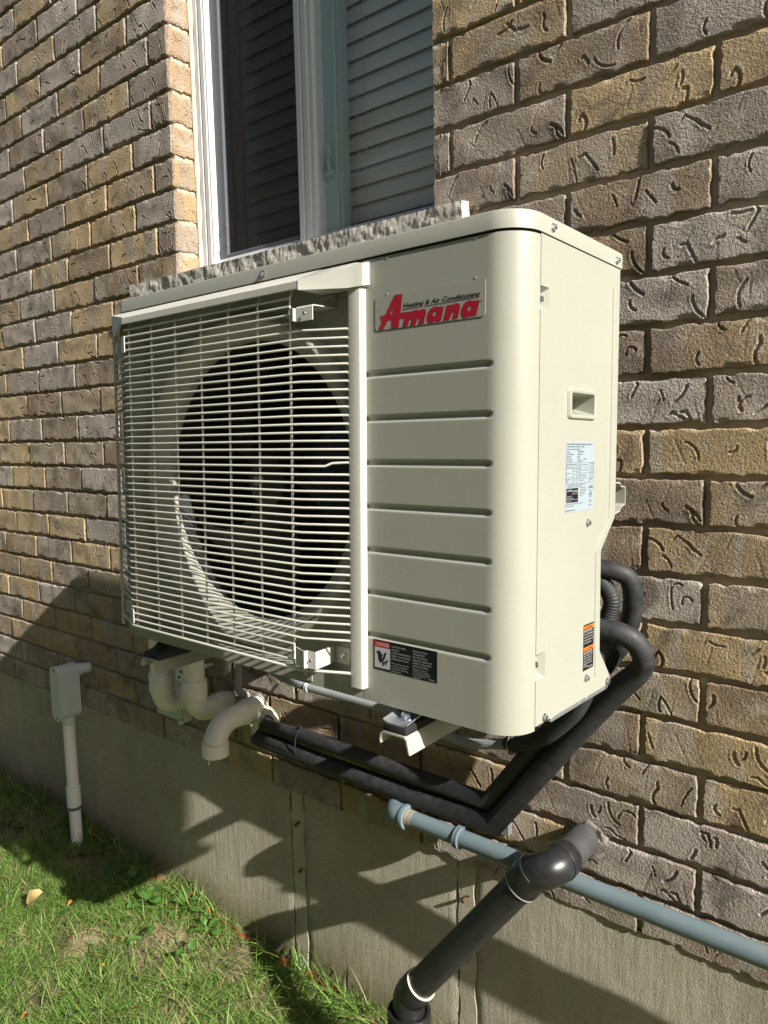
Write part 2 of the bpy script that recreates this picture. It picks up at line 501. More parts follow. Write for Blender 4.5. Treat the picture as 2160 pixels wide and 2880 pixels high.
LOGO = [
 [[(-230.4,140.5),(-221.0,140.6),(-212.5,152.0),(-205.6,152.0),(-206.5,140.3),(-193.2,140.6),(-191.6,151.9),(-183.1,151.8),(-186.1,140.5),(-177.4,140.6),(-173.9,148.1),(-172.1,149.8),(-170.2,149.1),(-172.7,140.5),(-163.4,140.7),(-160.1,148.0),(-158.3,149.2),(-156.6,148.3),(-158.7,140.6),(-149.4,140.7),(-148.7,142.0),(-149.2,144.5),(-145.8,153.9),(-145.8,157.2),(-147.5,159.4),(-150.6,160.4),(-154.4,160.3),(-157.5,158.9),(-160.2,160.2),(-164.1,160.8),(-167.8,160.3),(-170.9,159.4),(-189.9,159.9),(-186.8,184.9),(-200.3,185.7),(-217.5,159.9),(-226.8,159.6),(-224.6,152.2),(-223.0,152.0)],[(-208.4,159.8),(-202.5,168.9),(-204.1,159.9)]],
 [[(-144.1,146.2),(-143.7,150.8),(-141.3,155.7),(-137.5,159.3),(-132.8,161.1),(-128.4,161.0),(-124.9,159.8),(-116.4,159.9),(-120.8,141.5),(-122.3,141.1),(-130.1,141.2),(-130.0,142.5),(-132.8,141.1),(-136.3,140.2),(-140.1,140.6),(-143.0,142.6)],[(-134.7,150.9),(-132.8,153.5),(-130.3,154.7),(-128.2,154.0),(-128.4,151.6),(-130.0,149.4),(-132.3,148.3),(-134.2,148.8)]],
 [[(-117.0,141.0),(-111.4,159.9),(-102.8,160.5),(-103.0,159.6),(-99.8,160.9),(-95.8,161.2),(-92.5,160.3),(-90.7,158.3),(-90.7,154.6),(-93.3,144.0),(-93.7,141.5),(-102.9,141.3),(-99.8,149.8),(-100.5,150.7),(-102.3,150.1),(-104.1,148.0),(-107.4,141.0)]],
 [[(-88.6,147.1),(-88.2,151.1),(-86.5,155.7),(-83.2,159.9),(-78.8,161.8),(-74.5,162.0),(-71.2,160.8),(-60.3,160.7),(-65.5,141.7),(-74.3,141.6),(-74.1,142.9),(-77.0,141.6),(-81.1,140.6),(-85.3,141.3),(-87.7,143.4)],[(-78.7,150.4),(-77.4,153.2),(-74.8,154.8),(-72.5,154.2),(-72.7,151.7),(-74.4,149.7),(-76.8,148.6),(-78.5,149.0)]],
]
for g in LOGO: shape_fill('logo', [[(a / 1000, b / 1000) for a, b in lp] for lp in g])
for g in ([(-185.8,164.3),(-157.1,164.4),(-157.1,163.6),(-185.8,163.4)], [(-148.7,164.2),(-67.5,164.9),(-67.5,164.1),(-148.7,163.4)]):
    shape_fill('tagline', [[(a / 1000, b / 1000) for a, b in g]])
# cut hand pictogram
hand = [[(0.11,0.83),(0.33,0.84),(0.52,0.62),(0.46,0.55),(0.48,0.42),(0.56,0.36),(0.60,0.20),(0.57,0.09),(0.53,0.14),(0.50,0.28),(0.42,0.36),(0.38,0.24),(0.33,0.25),(0.31,0.34),(0.24,0.42),(0.22,0.62)]]
blade = [[(0.50,0.36),(0.53,0.50),(0.66,0.82),(0.78,0.80),(0.62,0.42)]]
bits = [[(0.60,0.33),(0.67,0.36),(0.74,0.26),(0.78,0.18),(0.74,0.17),(0.66,0.27)], [(0.68,0.42),(0.73,0.42),(0.84,0.33),(0.80,0.28),(0.72,0.36)], [(0.74,0.46),(0.80,0.45),(0.92,0.41),(0.89,0.36),(0.80,0.41)]]
HX0, HX1, HZ0, HZ1 = -0.2397, -0.2113, -0.3525, -0.3225
for lp in hand + blade + bits:
    shape_fill('hand', [[(HX0 + a * (HX1 - HX0), HZ0 + b * (HZ1 - HZ0)) for a, b in lp]])

J = []
J.append(('tagline', "Heating & Air Conditioning", 0.0088, -0.1852, 0.1660, dict(shear=0.25, bold=0.012, width=0.126)))
J.append(('tagline', "\u00ae", 0.0042, -0.0595, 0.1575, {}))
# danger label
J.append(('dng_head', "DANGER", 0.0066, -0.2338, -0.3196, dict(width=0.0212, bold=0.01)))
J.append(('dng_head', "!", 0.0058, -0.2372, -0.3193, {}))
for i, ln in enumerate(["ROTATING PARTS", "HAZARD!", "COULD CAUSE SERIOUS", "INJURY TO HAND AND", "OTHER BODY PARTS."]):
    J.append(('dng_txt', ln, 0.0037, -0.2085, -0.3185 - i * 0.0045, dict(sx=0.88)))
for i, ln in enumerate(["Turn off power and make", "sure fan has completely", "stopped before servicing", "the equipment."]):
    J.append(('dng_txt', ln, 0.0034, -0.2085, -0.3430 - i * 0.0039, dict(sx=0.9)))
for i, ln in enumerate(["PI\u00c8CES ROTATIVES", "DANGEREUSES!", "PEUT CAUSER DES", "BLESSURES GRAVES AUX", "MAINS ET AUX AUTRES", "PARTIES DU CORPS."]):
    J.append(('dng_txt', ln, 0.0036, -0.1692, -0.3185 - i * 0.0043, dict(sx=0.86)))
for i, ln in enumerate(["Mettre hors tension et", "s'assurer que le ventilateur", "est compl\u00e8tement immobile", "avant d'entretenir cet", "\u00e9quipement."]):
    J.append(('dng_txt', ln, 0.0030, -0.1692, -0.3440 - i * 0.0030, dict(sx=0.9)))
J.append(('dng_txt', "4P233563-1", 0.0032, -0.1420, -0.3545, dict(sx=0.8)))
# rating plate: y from left .1277 to right .2195, z -.0209 .. -.1194
def ry(u): return 0.1277 + (u - 120) / 795 * 0.0918
def rz(v): return -0.0209 - (v - 85) / 1985 * 0.0985
RT = [("DAIKIN COMFORT TECHNOLOGIES MANUFACTURING, L.P.", 140, 158, 860, 44), ("19001 KERMIER RD, WALLER, TX 77484", 145, 226, 615, 40), ("HEAT PUMP OUTDOOR SECTION", 140, 302, 500, 40),
      ("MODEL", 135, 375, 215, 40), ("SERIAL NUMBER", 135, 440, 315, 40), ("MFG DATE", 132, 508, 250, 40), ("NET WEIGHT", 130, 575, 270, 40), ("POWER SUPPLY", 130, 645, 305, 40),
      ("A5ZDWS0A12A0", 425, 365, 610, 42), ("2408005230", 425, 440, 560, 40), ("2024.8", 420, 505, 495, 40), ("132 lbs", 425, 572, 510, 40), ("60.0 kg", 600, 572, 680, 40), ("1-208/230-60HZ", 420, 636, 580, 38),
      ("MAX OVERCURRENT PROTECTION", 135, 728, 400, 30), ("MINIMUM CIRCUIT AMPACITY", 132, 818, 360, 30), ("15  A", 450, 728, 505, 38), ("13.5 A", 440, 812, 505, 36), ("FLA", 335, 890, 370, 30), ("1.00 A", 435, 882, 500, 36),
      ("FAN MOTOR", 130, 985, 235, 30), ("OUTPUT", 320, 1010, 380, 30), ("1/10 HP", 432, 972, 512, 34), ("0.12 kW", 432, 1045, 512, 34), ("COMPRESSOR", 130, 1150, 250, 30), ("MOTOR", 130, 1215, 195, 30), ("RLA", 325, 1135, 365, 28), ("LRA", 328, 1225, 362, 28), ("10.2 A", 435, 1130, 500, 34), ("*  A", 450, 1210, 495, 34),
      ("DESIGN HIGH PRESSURE", 542, 745, 745, 28), ("DESIGN LOW PRESSURE", 540, 895, 740, 28), ("REFRIGERANT R410A", 540, 1032, 695, 28), ("FACTORY CHARGED", 540, 1092, 695, 28), ("PROTECTION", 535, 1192, 635, 28),
      ("604 PSI", 810, 705, 893, 32), ("4.17 MPa", 808, 778, 893, 32), ("240 PSI", 812, 860, 893, 32), ("1.65 MPa", 808, 932, 893, 32), ("53 oz", 815, 1005, 878, 32), ("1.50 kg", 808, 1085, 878, 32), ("IP24", 805, 1172, 855, 36),
      ("* INVERTER CONTROLLED, LIMITED TO LESS THAN MCA", 140, 1305, 655, 34), ("SUITABLE FOR OUTDOOR USE ONLY", 165, 1362, 565, 34),
      ("CONFORMS TO ANSI/", 512, 1405, 680, 30), ("UL STD 60335-2-40", 510, 1460, 695, 30), ("CERTIFIED TO CSA STD", 508, 1515, 678, 30), ("C22.2 NO.60335-2", 506, 1570, 645, 30), ("2ND ED.", 504, 1625, 582, 30),
      ("R410A", 785, 1425, 880, 70), ("ETL", 795, 1625, 850, 60), ("Intertek", 782, 1790, 860, 36), ("3068406", 785, 1845, 852, 36), ("3P720215-1", 768, 1938, 862, 34),
      ("ELECTRICAL CHARACTERISTICS ARE FOR OUTDOOR UNIT", 125, 1850, 605, 30), ("SUITABLE FOR OUTDOOR USE", 125, 1912, 355, 32), ("ASSEMBLED IN THE USA", 122, 2035, 382, 38)]
for s_, u0, v, u1, hpx in RT:
    J.append(('rate', s_, hpx / 1985 * 0.0985 * 1.25, ry(u0), rz(v), dict(width=ry(u1) - ry(u0), bold=0.008)))
for s_, u0, v, u1, hpx in [("AHRI", 155, 1478, 275, 62), ("CERTIFIED", 292, 1505, 448, 62), ("www.ahridirectory.org", 280, 1560, 450, 28), ("Unitary Small HP", 145, 1632, 282, 32), ("AHRI Std 210/240", 145, 1686, 325, 32), ("Certification applies only when the complete", 140, 1724, 452, 26), ("system is listed", 140, 1770, 262, 28)]:
    J.append(('rate_w', s_, hpx / 1985 * 0.0985 * 1.2, ry(u0), rz(v), dict(width=ry(u1) - ry(u0), bold=0.01)))
# burn label: y .1946-.2306, z -.2916..-.3607
WY0, WY1, LZ1, LZ0 = 0.1946, 0.2306, -0.2916, -0.3607
def wz(f): return LZ1 + (LZ0 - LZ1) * f
for s_, f, w, h in [("WARNING", 0.093, 0.60, 0.0046), ("AVERTISSEMENT", 0.566, 0.72, 0.0044)]:
    J.append(('wrn_blk', s_, h, WY0 + 0.0085, wz(f), dict(width=0.0355 * w, bold=0.008)))
for s_, f, w, h in [("BURN HAZARD!", 0.165, 0.80, 0.0048), ("Contains R410A refrigerant.", 0.225, 0.88, 0.0034), ("Use proper service tools &", 0.287, 0.86, 0.0034), ("protective equipment while", 0.350, 0.86, 0.0034), ("servicing this unit.", 0.412, 0.70, 0.0034),
                    ("DANGER DE BR\u00dbLURES!", 0.645, 0.82, 0.0046), ("Contient du r\u00e9frig\u00e9rant R410A.", 0.700, 0.86, 0.0033), ("Utiliser les outils de service", 0.757, 0.80, 0.0033), ("appropri\u00e9s afin d'\u00e9viter tout", 0.815, 0.80, 0.0033), ("danger lors de la mise", 0.872, 0.80, 0.0033), ("sous gaz.", 0.925, 0.40, 0.0033), ("4PW14689-1", 0.972, 0.46, 0.0036)]:
    J.append(('wrn_wht', s_, h, WY0 + (0.0016 if '4PW' not in s_ else 0.0165), wz(f), dict(width=0.036 * w, bold=0.008)))
text_batch(J)

# ================================================================== HOUSE WALL
LB, HB = 0.2601, 0.089            # brick module
JT = 0.0105                       # joint
XW0, XW1, ZW1 = -4.30, 1.30, 2.40   # wall extent
ZF = -0.979                       # underside of the lowest course
WX0, WX1, WZ0, WZT = -1.469, -0.565, 0.466, 1.96   # window opening
YM = 0.0105                       # mortar recess
house = tag(empty("brick_house", (0, 0, 0)), "tan and grey tumbled brick house wall above a parged concrete foundation", "house")

def brick_variant(seed, nu=124, nv=42, W=LB - JT, Hh=HB - JT, deep=0.020, worms=True, amp=1.0):
    r = np.random.RandomState(seed)
    u = np.linspace(0, 1, nu); v = np.linspace(0, 1, nv)
    # denser rows near the arrises
    v = 0.5 - 0.5 * np.cos(np.pi * v); v = 0.55 * v + 0.45 * np.linspace(0, 1, nv)
    U, V = np.meshgrid(u, v)
    X = (U - 0.5) * W; Z = V * Hh
    def wob(t, sc, k):
        s = np.zeros_like(t)
        for i in range(k):
            s += np.sin(t * sc * (1 + i * 0.9) + r.rand() * 6.28) / (1 + 0.8 * i)
        return s
    def bites(t, n, wd):
        s = np.zeros_like(t)
        for i in range(n):
            c = r.rand(); w = wd * (0.6 + r.rand() * 0.9)
            s += (0.4 + 0.6 * r.rand()) * np.exp(-((t - c) / w) ** 2)
        return s
    x1 = X[0] / W + 0.5
    et = 0.0007 * wob(x1, 14, 4) - 0.0038 * np.clip(bites(x1, 5, 0.028), 0, 1)     # top arris, bitten
    eb = 0.0009 * wob(x1, 17, 4) - 0.0034 * np.clip(bites(x1, 6, 0.022), 0, 1) + 0.0032 * np.clip(bites(x1, 3, 0.045), 0, 1)
    Z = Z + V ** 3 * et[None, :] + (1 - V) ** 3 * eb[None, :]
    vv = v
    el = 0.0008 * wob(vv, 9, 3) + 0.0018 * np.clip(bites(vv, 2, 0.07), 0, 1); er = 0.0008 * wob(vv, 9, 3) - 0.0020 * np.clip(bites(vv, 2, 0.07), 0, 1)
    X = X + (1 - U) ** 8 * el[:, None] + U ** 8 * er[:, None]
    h = np.zeros_like(X)
    for i in range(5):
        kx, kz = r.randn(2) * np.array([28, 45]); h += 0.00042 * amp * np.sin(X * kx + Z * kz + r.rand() * 6.28)
    # rolled arris
    d = np.minimum(np.minimum((U) * W, (1 - U) * W), np.minimum(V * Hh, (1 - V) * Hh))
    R = 0.0026
    e = np.clip(1 - d / R, 0, 1)
    h -= 0.0030 * (1 - np.sqrt(np.clip(1 - e ** 2, 0, 1)))
    # scalloped dents eating in from the arris
    for i in range(6):
        cx = (r.rand() - 0.5) * W; top = r.rand() < 0.6
        dz = (Hh - Z) if top else Z
        wd = 0.006 + 0.012 * r.rand(); dp = 0.005 + 0.006 * r.rand()
        k = np.exp(-((X - cx) / wd) ** 2) * np.clip(1 - dz / dp, 0, 1)
        h -= 0.0035 * k
    if worms:
        for i in range(r.randint(3, 7)):
            cx = (r.rand() - 0.5) * W * 0.92; cz = Hh * (0.1 + 0.8 * r.rand())
            L = 0.018 + 0.040 * r.rand() ** 1.2
            a = r.choice([1.35, 1.9, 0.9, 2.3, 2.3, 0.15]) + r.randn() * 0.25
            bend = r.randn() * 0.55
            t = np.linspace(-0.5, 0.5, 22)
            ang = a + bend * t * 2 + (r.rand() < 0.3) * 1.3 * (t > 0.28)
            px = cx + np.cumsum(np.cos(ang)) * L / 22; pz = cz + np.cumsum(np.sin(ang)) * L / 22
            px -= px.mean() - cx; pz -= pz.mean() - cz
            dd = np.min((X[..., None] - px) ** 2 + (Z[..., None] - pz) ** 2, axis=-1) ** 0.5
            w = 0.0013 + 0.0010 * r.rand(); dep = 0.0016 + 0.0016 * r.rand()
            h -= dep * np.exp(-(dd / w) ** 4)
            h += 0.0005 * np.exp(-((dd - 2.2 * w) / (0.8 * w)) ** 2)
        for i in range(3):          # thin wire drag lines
            cx = (r.rand() - 0.5) * W * 0.9; a = 1.5 + r.randn() * 0.5; cz = Hh * r.rand()
            dl = np.abs((X - cx) * np.sin(a) - (Z - cz) * np.cos(a)); al = np.abs((X - cx) * np.cos(a) + (Z - cz) * np.sin(a))
            h -= 0.0007 * np.exp(-(dl / 0.0011) ** 2) * (al < 0.015 + 0.02 * r.rand())
    h += r.randn(*h.shape) * 0.00012 * amp
    P = np.stack([X, -h, Z], -1).reshape(-1, 3)
    idx = np.arange(nu * nv).reshape(nv, nu)
    F = np.stack([idx[:-1, :-1], idx[:-1, 1:], idx[1:, 1:], idx[1:, :-1]], -1).reshape(-1, 4)
    loop = np.concatenate([idx[0, :-1], idx[:-1, -1], idx[-1, :0:-1], idx[:0:-1, 0]])
    back = P[loop].copy(); back[:, 1] = deep
    n0 = len(P); m = len(loop)
    P = np.concatenate([P, back]); k = np.arange(m); k2 = (k + 1) % m
    F2 = np.stack([loop[k2], loop[k], n0 + k, n0 + k2], -1)
    return P, np.concatenate([F, F2])

def brick_mesh(name, P, F, m, ang=50):
    me = npmesh(name, P, F); me.materials.append(m); me.shade_smooth(); me.set_sharp_from_angle(angle=math.radians(ang)); return me

VAR = [brick_mesh("brick", *brick_variant(100 + i), M_brick) for i in range(28)]
VARH = [brick_mesh("brick", *brick_variant(200 + i, nu=58, W=0.115), M_brick) for i in range(8)]
VARR = [brick_mesh("brick", *brick_variant(300 + i, nu=34, W=0.078, worms=True, amp=0.7), M_return) for i in range(8)]
Wfull = LB - JT

def visible(x, y, z, mg=0.06):
    d = Vector((x, y, z)) - CAM
    w = d.dot(fw)
    if w < 0.1: return False
    a = d.dot(r2) / w * 2088.16 / 1080; b = d.dot(u2) / w * 2088.16 / 1440
    return abs(a) < 1 + mg * 2.5 and abs(b) < 1 + mg * 2

# list every brick: (x0, x1, zb)
bricks = []
row = 10
while True:
    zb = -(row + 1) * HB
    if zb > ZW1: break
    ph = 0.0 if row % 2 else -0.1066
    n = math.floor((XW0 - ph) / LB)
    while n * LB + ph < XW1:
        a = n * LB + ph + JT / 2; b = (n + 1) * LB + ph - JT / 2
        n += 1
        spans = [(max(a, XW0), min(b, XW1))]
        if WZ0 - 0.09 < zb < WZT:
            if zb < 0.42:                            # sill course
                cut = (-1.683, -0.474)
            else:
                cut = (WX0 - 0.001, WX1 + 0.001)
            ns = []
            for s, e in spans:
                if e <= cut[0] or s >= cut[1]: ns.append((s, e))
                else:
                    if s < cut[0]: ns.append((s, cut[0] - 0.001))
                    if e > cut[1]: ns.append((cut[1] + 0.001, e))
            spans = ns
        for s, e in spans:
            if e - s > 0.02: bricks.append((s, e, zb, row))
    row -= 1

# the unit hides part of the wall: rank by size on the picture
def hidden(x, z):
    return -1.72 < x < -0.35 and -0.56 < z < 0.25
info = []
for bk in bricks:
    s, e, zb, rw = bk
    c = ((s + e) / 2, 0, zb + 0.04)
    dist = (Vector(c) - CAM).length
    vis = any(visible(x, 0, z, 0.0) for x in (s, (s + e) / 2, e) for z in (zb, zb + 0.079))
    sc = (e - s) / dist ** 2 if vis else 0
    if sc and hidden(c[0], c[2]): sc *= 0.02
    info.append((sc, bk))
info.sort(key=lambda t_: -t_[0])
NRET = 0
ret_rows = []
r_ = 10
while True:
    zb = -(r_ + 1) * HB
    if zb > WZT: break
    if zb > 0.42: ret_rows.append(zb)
    r_ -= 1
ret_vis = [zb for zb in ret_rows if visible(WX0, 0.04, zb, 0.02)]
NB = 300 - len(ret_vis)
stuff = []
cnt = 0
BR = random.Random(5)
for i, (sc, (s, e, zb, rw)) in enumerate(info):
    if i < NB and sc > 0:
        w = e - s
        if w > 0.17: me = VAR[BR.randrange(len(VAR))]; w0 = Wfull
        else: me = VARH[BR.randrange(len(VARH))]; w0 = 0.115
        o = bpy.data.objects.new("brick", me); COL.objects.link(o); o.parent = house
        o.location = ((s + e) / 2, BR.uniform(-0.0015, 0.0015), zb + BR.uniform(-0.0008, 0.0008))
        o.scale = (w / w0, 1, 1)
        o.rotation_euler = (BR.uniform(-0.008, 0.008), BR.uniform(-0.003, 0.003), BR.uniform(-0.005, 0.005))
    else:
        stuff.append((s, e, zb))
# remaining bricks (out of the picture or hidden): one mesh
lo = [brick_variant(400 + i, nu=18, nv=8, worms=False) for i in range(4)]
PV = []; PF = []; n0 = 0
for s, e, zb in stuff:
    P, F = lo[BR.randrange(4)]
    Q = P.copy(); Q[:, 0] = Q[:, 0] * ((e - s) / Wfull) + (s + e) / 2; Q[:, 2] += zb
    PV.append(Q); PF.append(F + n0); n0 += len(Q)
if PV:
    o = link("brick", brick_mesh("brick", np.concatenate(PV), np.concatenate(PF), M_brick), None, house, smooth=False)
    o['kind'] = 'stuff'
# bricks turned into the window reveal, left (seen) and right
for side, xx in ((1, WX0), (-1, WX1)):
    rest = []
    for zb in ret_rows:
        if side == 1 and zb in ret_vis:
            o = bpy.data.objects.new("brick", VARR[BR.randrange(len(VARR))]); COL.objects.link(o); o.parent = house
            o.location = (xx + 0.0005, 0.0415, zb); o.rotation_euler = (0, 0, math.pi / 2)
            o.scale = (1.0, 1, 1)
        else: rest.append(zb)
    PV = []; PF = []; n0 = 0
    for zb in rest:
        P, F = brick_variant(500, nu=12, nv=8, W=0.078, worms=False)
        c, s_ = (0, 1) if side == 1 else (0, -1)
        Q = np.stack([xx - s_ * P[:, 1] * 1.0, 0.0415 + s_ * P[:, 0], P[:, 2] + zb], -1)
        PV.append(Q); PF.append(F + n0); n0 += len(Q)
    if PV:
        o = link("brick", brick_mesh("brick", np.concatenate(PV), np.concatenate(PF), M_return), None, house, smooth=False); o['kind'] = 'stuff'

# mortar bed behind the faces, with the window hole
mb = B()
def sheet(x0, x1, z0, z1, y):
    mb.add([(x0, y, z0), (x1, y, z0), (x1, y, z1), (x0, y, z1)], [(0, 1, 2, 3)])
sheet(XW0, WX0, ZF, ZW1, YM); sheet(WX1, XW1, ZF, ZW1, YM)
sheet(WX0, WX1, ZF, WZ0 - 0.02, YM); sheet(WX0, WX1, WZT, ZW1, YM)
for xx in (WX0 - 0.006, WX1 + 0.006):
    mb.add([(xx, YM, WZ0 - 0.1), (xx, 0.2, WZ0 - 0.1), (xx, 0.2, WZT), (xx, YM, WZT)], [(0, 1, 2, 3)])
mb.add([(WX0, YM, WZT), (WX1, YM, WZT), (WX1, 0.2, WZT), (WX0, 0.2, WZT)], [(0, 1, 2, 3)])
mb.add([(WX0, YM, WZ0 - 0.02), (WX1, YM, WZ0 - 0.02), (WX1, 0.2, WZ0 - 0.02), (WX0, 0.2, WZ0 - 0.02)], [(0, 1, 2, 3)])
mb.build("mortar_bed", M_mortar, house, smooth=False)
# wall body: ends, top and back so the wall is solid from elsewhere
wb = B(); wb.box((XW0, 0.3, ZF), (WX0 - 0.1, 0.32, ZW1)); wb.box((WX1 + 0.1, 0.3, ZF), (XW1, 0.32, ZW1))
wb.box((XW0, YM + 0.001, ZF), (XW0 + 0.02, 0.3, ZW1)); wb.box((XW1 - 0.02, YM + 0.001, ZF), (XW1, 0.3, ZW1)); wb.box((XW0 + 0.02, YM + 0.001, ZW1 - 0.02), (XW1 - 0.02, 0.3, ZW1))
wb.build("wall_core", M_mortar, house, smooth=False)

# ---------------- foundation
YF_ = 0.004
fb = B()
nx, nz = 260, 40
xs = np.linspace(XW0, XW1, nx); zs = np.linspace(-1.75, ZF - 0.001, nz)
STR = [(-1.083, -1.03), (-0.531, -0.480), (-3.1, -3.05), (0.62, 0.67)]
r_n = np.random.RandomState(3)
def fsheet(x0, x1):
    n = max(3, int((x1 - x0) / 0.012)); X = np.linspace(x0, x1, n); Zs = np.linspace(-1.75, ZF + 0.002, 64)
    XX, ZZ = np.meshgrid(X, Zs)
    YY = YF_ + 0.0012 * np.sin(XX * 9 + ZZ * 5) + 0.0010 * np.sin(XX * 23 - ZZ * 17 + 1) + r_n.randn(*XX.shape) * 0.00022
    e = np.minimum(XX - x0, x1 - XX)
    YY += 0.003 * np.exp(-(e / 0.006) ** 2)
    XX = XX + np.where((XX == x0) | (XX == x1), 0.0022 * np.sin(ZZ * 60 + x0) + 0.0012 * np.sin(ZZ * 171), 0)
    P = np.stack([XX, YY, ZZ], -1).reshape(-1, 3); k = np.arange(P.shape[0]).reshape(len(Zs), n)
    F = np.stack([k[:-1, :-1], k[:-1, 1:], k[1:, 1:], k[1:, :-1]], -1).reshape(-1, 4)
    return P, F
edges = [XW0]
for a, b in sorted(STR): edges += [a, b]
edges.append(XW1)
PV = []; PF = []; n0 = 0
for i in range(0, len(edges), 2):
    P, F = fsheet(edges[i], edges[i + 1]); PV.append(P); PF.append(F + n0); n0 += len(P)
me = npmesh("foundation", np.concatenate(PV), np.concatenate(PF)); me.materials.append(M_parge); me.shade_smooth()
found = link("foundation", me, None, house, smooth=False)
cb = B(); cb.box((XW0, 0.022, -1.78), (XW1, 0.3, ZF - 0.001)); cb.build("foundation_core", M_parge, house, smooth=False)
for a, b in STR:
    n = 50; V = []; F = []
    for i in range(n + 1):
        z = -1.75 + (ZF + 1.75) * i / n
        w1 = 0.002 * math.sin(z * 70 + a * 9); w2 = 0.003 * math.sin(z * 53 + b * 5)
        V += [(a - 0.006, 0.0125, z), (a + 0.002 + w1, 0.0120, z), (a + 0.0035 + w1, 0.0062, z), (b - 0.0045 + w2, 0.0062, z), (b - 0.003 + w2, 0.0120, z), (b + 0.006, 0.0125, z)]
    for i in range(n):
        for k in range(5):
            q0 = i * 6 + k; F.append((q0, q0 + 1, q0 + 7, q0 + 6))
    sb = B(); sb.add(V, F); sb.build("form_seam", M_bare, found, smooth=False)
for x, z, L in ((-1.057, -1.070, 0.012), (-1.052, -1.205, 0.008), (-0.508, -1.069, 0.016), (-0.506, -1.219, 0.008)):
    nb = B(); nb.tube([(x, 0.012, z), (x + 0.001, 0.007 - L, z - 0.002)], 0.0042, 8); nb.tube([(x + 0.006, 0.012, z + 0.006), (x + 0.007, 0.006, z + 0.004)], 0.005, 7)
    nb.build("form_tie", M_rust, found)

# ---------------- window sill (split-faced stone)
nx, nz = 420, 30
sx0, sx1 = -1.672, -0.477
XX, ZZ = np.meshgrid(np.linspace(sx0, sx1, nx), np.linspace(0, 1, nz))
r_n = np.random.RandomState(8)
def vnoise(X, Y, f, seed):
    r = np.random.RandomState(seed); g = r.rand(64, 400)
    x = X * f % 399; y = Y * f % 63; i = x.astype(int); j = y.astype(int); fx = x - i; fy = y - j
    fx = fx * fx * (3 - 2 * fx); fy = fy * fy * (3 - 2 * fy)
    a = g[j, i]; b = g[j, (i + 1) % 400]; c = g[(j + 1) % 64, i]; d = g[(j + 1) % 64, (i + 1) % 400]
    return a * (1 - fx) * (1 - fy) + b * fx * (1 - fy) + c * (1 - fx) * fy + d * fx * fy
zz = 0.368 + ZZ * (0.4585 - 0.368)
xo = XX - sx0
nn = 0.0050 * vnoise(xo, ZZ * 0.09, 14, 1) + 0.0034 * vnoise(xo + ZZ * 0.05, ZZ * 0.09, 38, 2) + 0.0024 * vnoise(xo - ZZ * 0.03, ZZ * 0.09, 80, 7) + 0.0016 * vnoise(xo, ZZ * 0.05, 150, 3) + 0.0016 * vnoise(xo, ZZ * 0.09, 330, 4) + 0.015
yy = -0.005 - nn + 0.020 * np.clip(0.50 + 0.22 * (vnoise(xo, ZZ * 0, 16, 11) - 0.5) - ZZ, 0, 1)
taper = np.clip((sx1 - XX) / 0.004, 0, 1)
P = np.stack([XX, yy, zz], -1).reshape(-1, 3); k = np.arange(P.shape[0]).reshape(nz, nx)
F = [tuple(q_) for q_ in np.stack([k[:-1, :-1], k[:-1, 1:], k[1:, 1:], k[1:, :-1]], -1).reshape(-1, 4)]
sb = B(); sb.add([tuple(p) for p in P], F)
top = [int(a) for a in k[-1]]; n0 = len(sb.v)
sb.v += [(float(x), 0.085, 0.4755) for x in XX[-1]]
for i in range(nx - 1): sb.f.append((top[i], top[i + 1], n0 + i + 1, n0 + i))
bot = [int(a) for a in k[0]]; n1 = len(sb.v)
sb.v += [(float(x), 0.085, 0.366) for x in XX[0]]
for i in range(nx - 1): sb.f.append((bot[i + 1], bot[i], n1 + i, n1 + i + 1))
sb.f.append(tuple([int(a) for a in k[:, -1]] + [n0 + nx - 1, n1 + nx - 1]))
sb.f.append(tuple([int(a) for a in k[::-1, 0]] + [n1, n0]))
sb.build("window_sill", M_stone, house, ang=40)

# ---------------- window
YG = 0.084
wf = B()
for sgn, xa in ((1, WX0), (-1, WX1)):
    def X_(d): return xa + sgn * d
    def bx(d0, d1, y0, y1): wf.bbox((min(X_(d0), X_(d1)), y0, WZ0), (max(X_(d0), X_(d1)), y1, WZT), 0.0015, 1)
    bx(0.012, 0.030, YG, 0.17); bx(0.030, 0.034, YG + 0.006, 0.17); bx(0.034, 0.052, YG + 0.001, 0.17); bx(0.052, 0.060, YG + 0.004, 0.17)
wf.bbox((WX0 + 0.060, YG + 0.002, WZ0 + 0.0), (WX1 - 0.060, 0.17, 0.500), 0.002, 1)
wf.bbox((WX0 + 0.060, YG + 0.02, 0.4995), (WX1 - 0.060, 0.17, 0.512), 0.002, 1)
wf.bbox((WX0 + 0.060, YG + 0.002, WZT - 0.05), (WX1 - 0.060, 0.17, WZT), 0.002, 1)
window = wf.build("window", M_white, house)
cb = B(); cb.tube([(WX0 + 0.004, YG - 0.001, z) for z in np.linspace(WZ0, WZT, 40)], [0.0075 + 0.0012 * math.sin(i * 1.7) + 0.0008 * math.sin(i * 4.1) for i in range(40)], 8); cb.build("caulk_bead", M_caulk, window)
cb = B(); cb.tube([(WX1 - 0.004, YG - 0.001, WZ0), (WX1 - 0.004, YG - 0.001, WZT)], 0.0075, 8)
cb.build("caulk_bead", M_caulk, window)
mu = B()
for a, b, y in ((-1.054, -1.036, YG + 0.003), (-1.036, -1.030, YG + 0.007), (-1.030, -1.012, YG + 0.004), (-1.012, -0.997, YG + 0.008)):
    mu.bbox((a, y, 0.5), (b, 0.15, WZT - 0.05), 0.0012, 1)
mu.build("mullion", M_white, window)
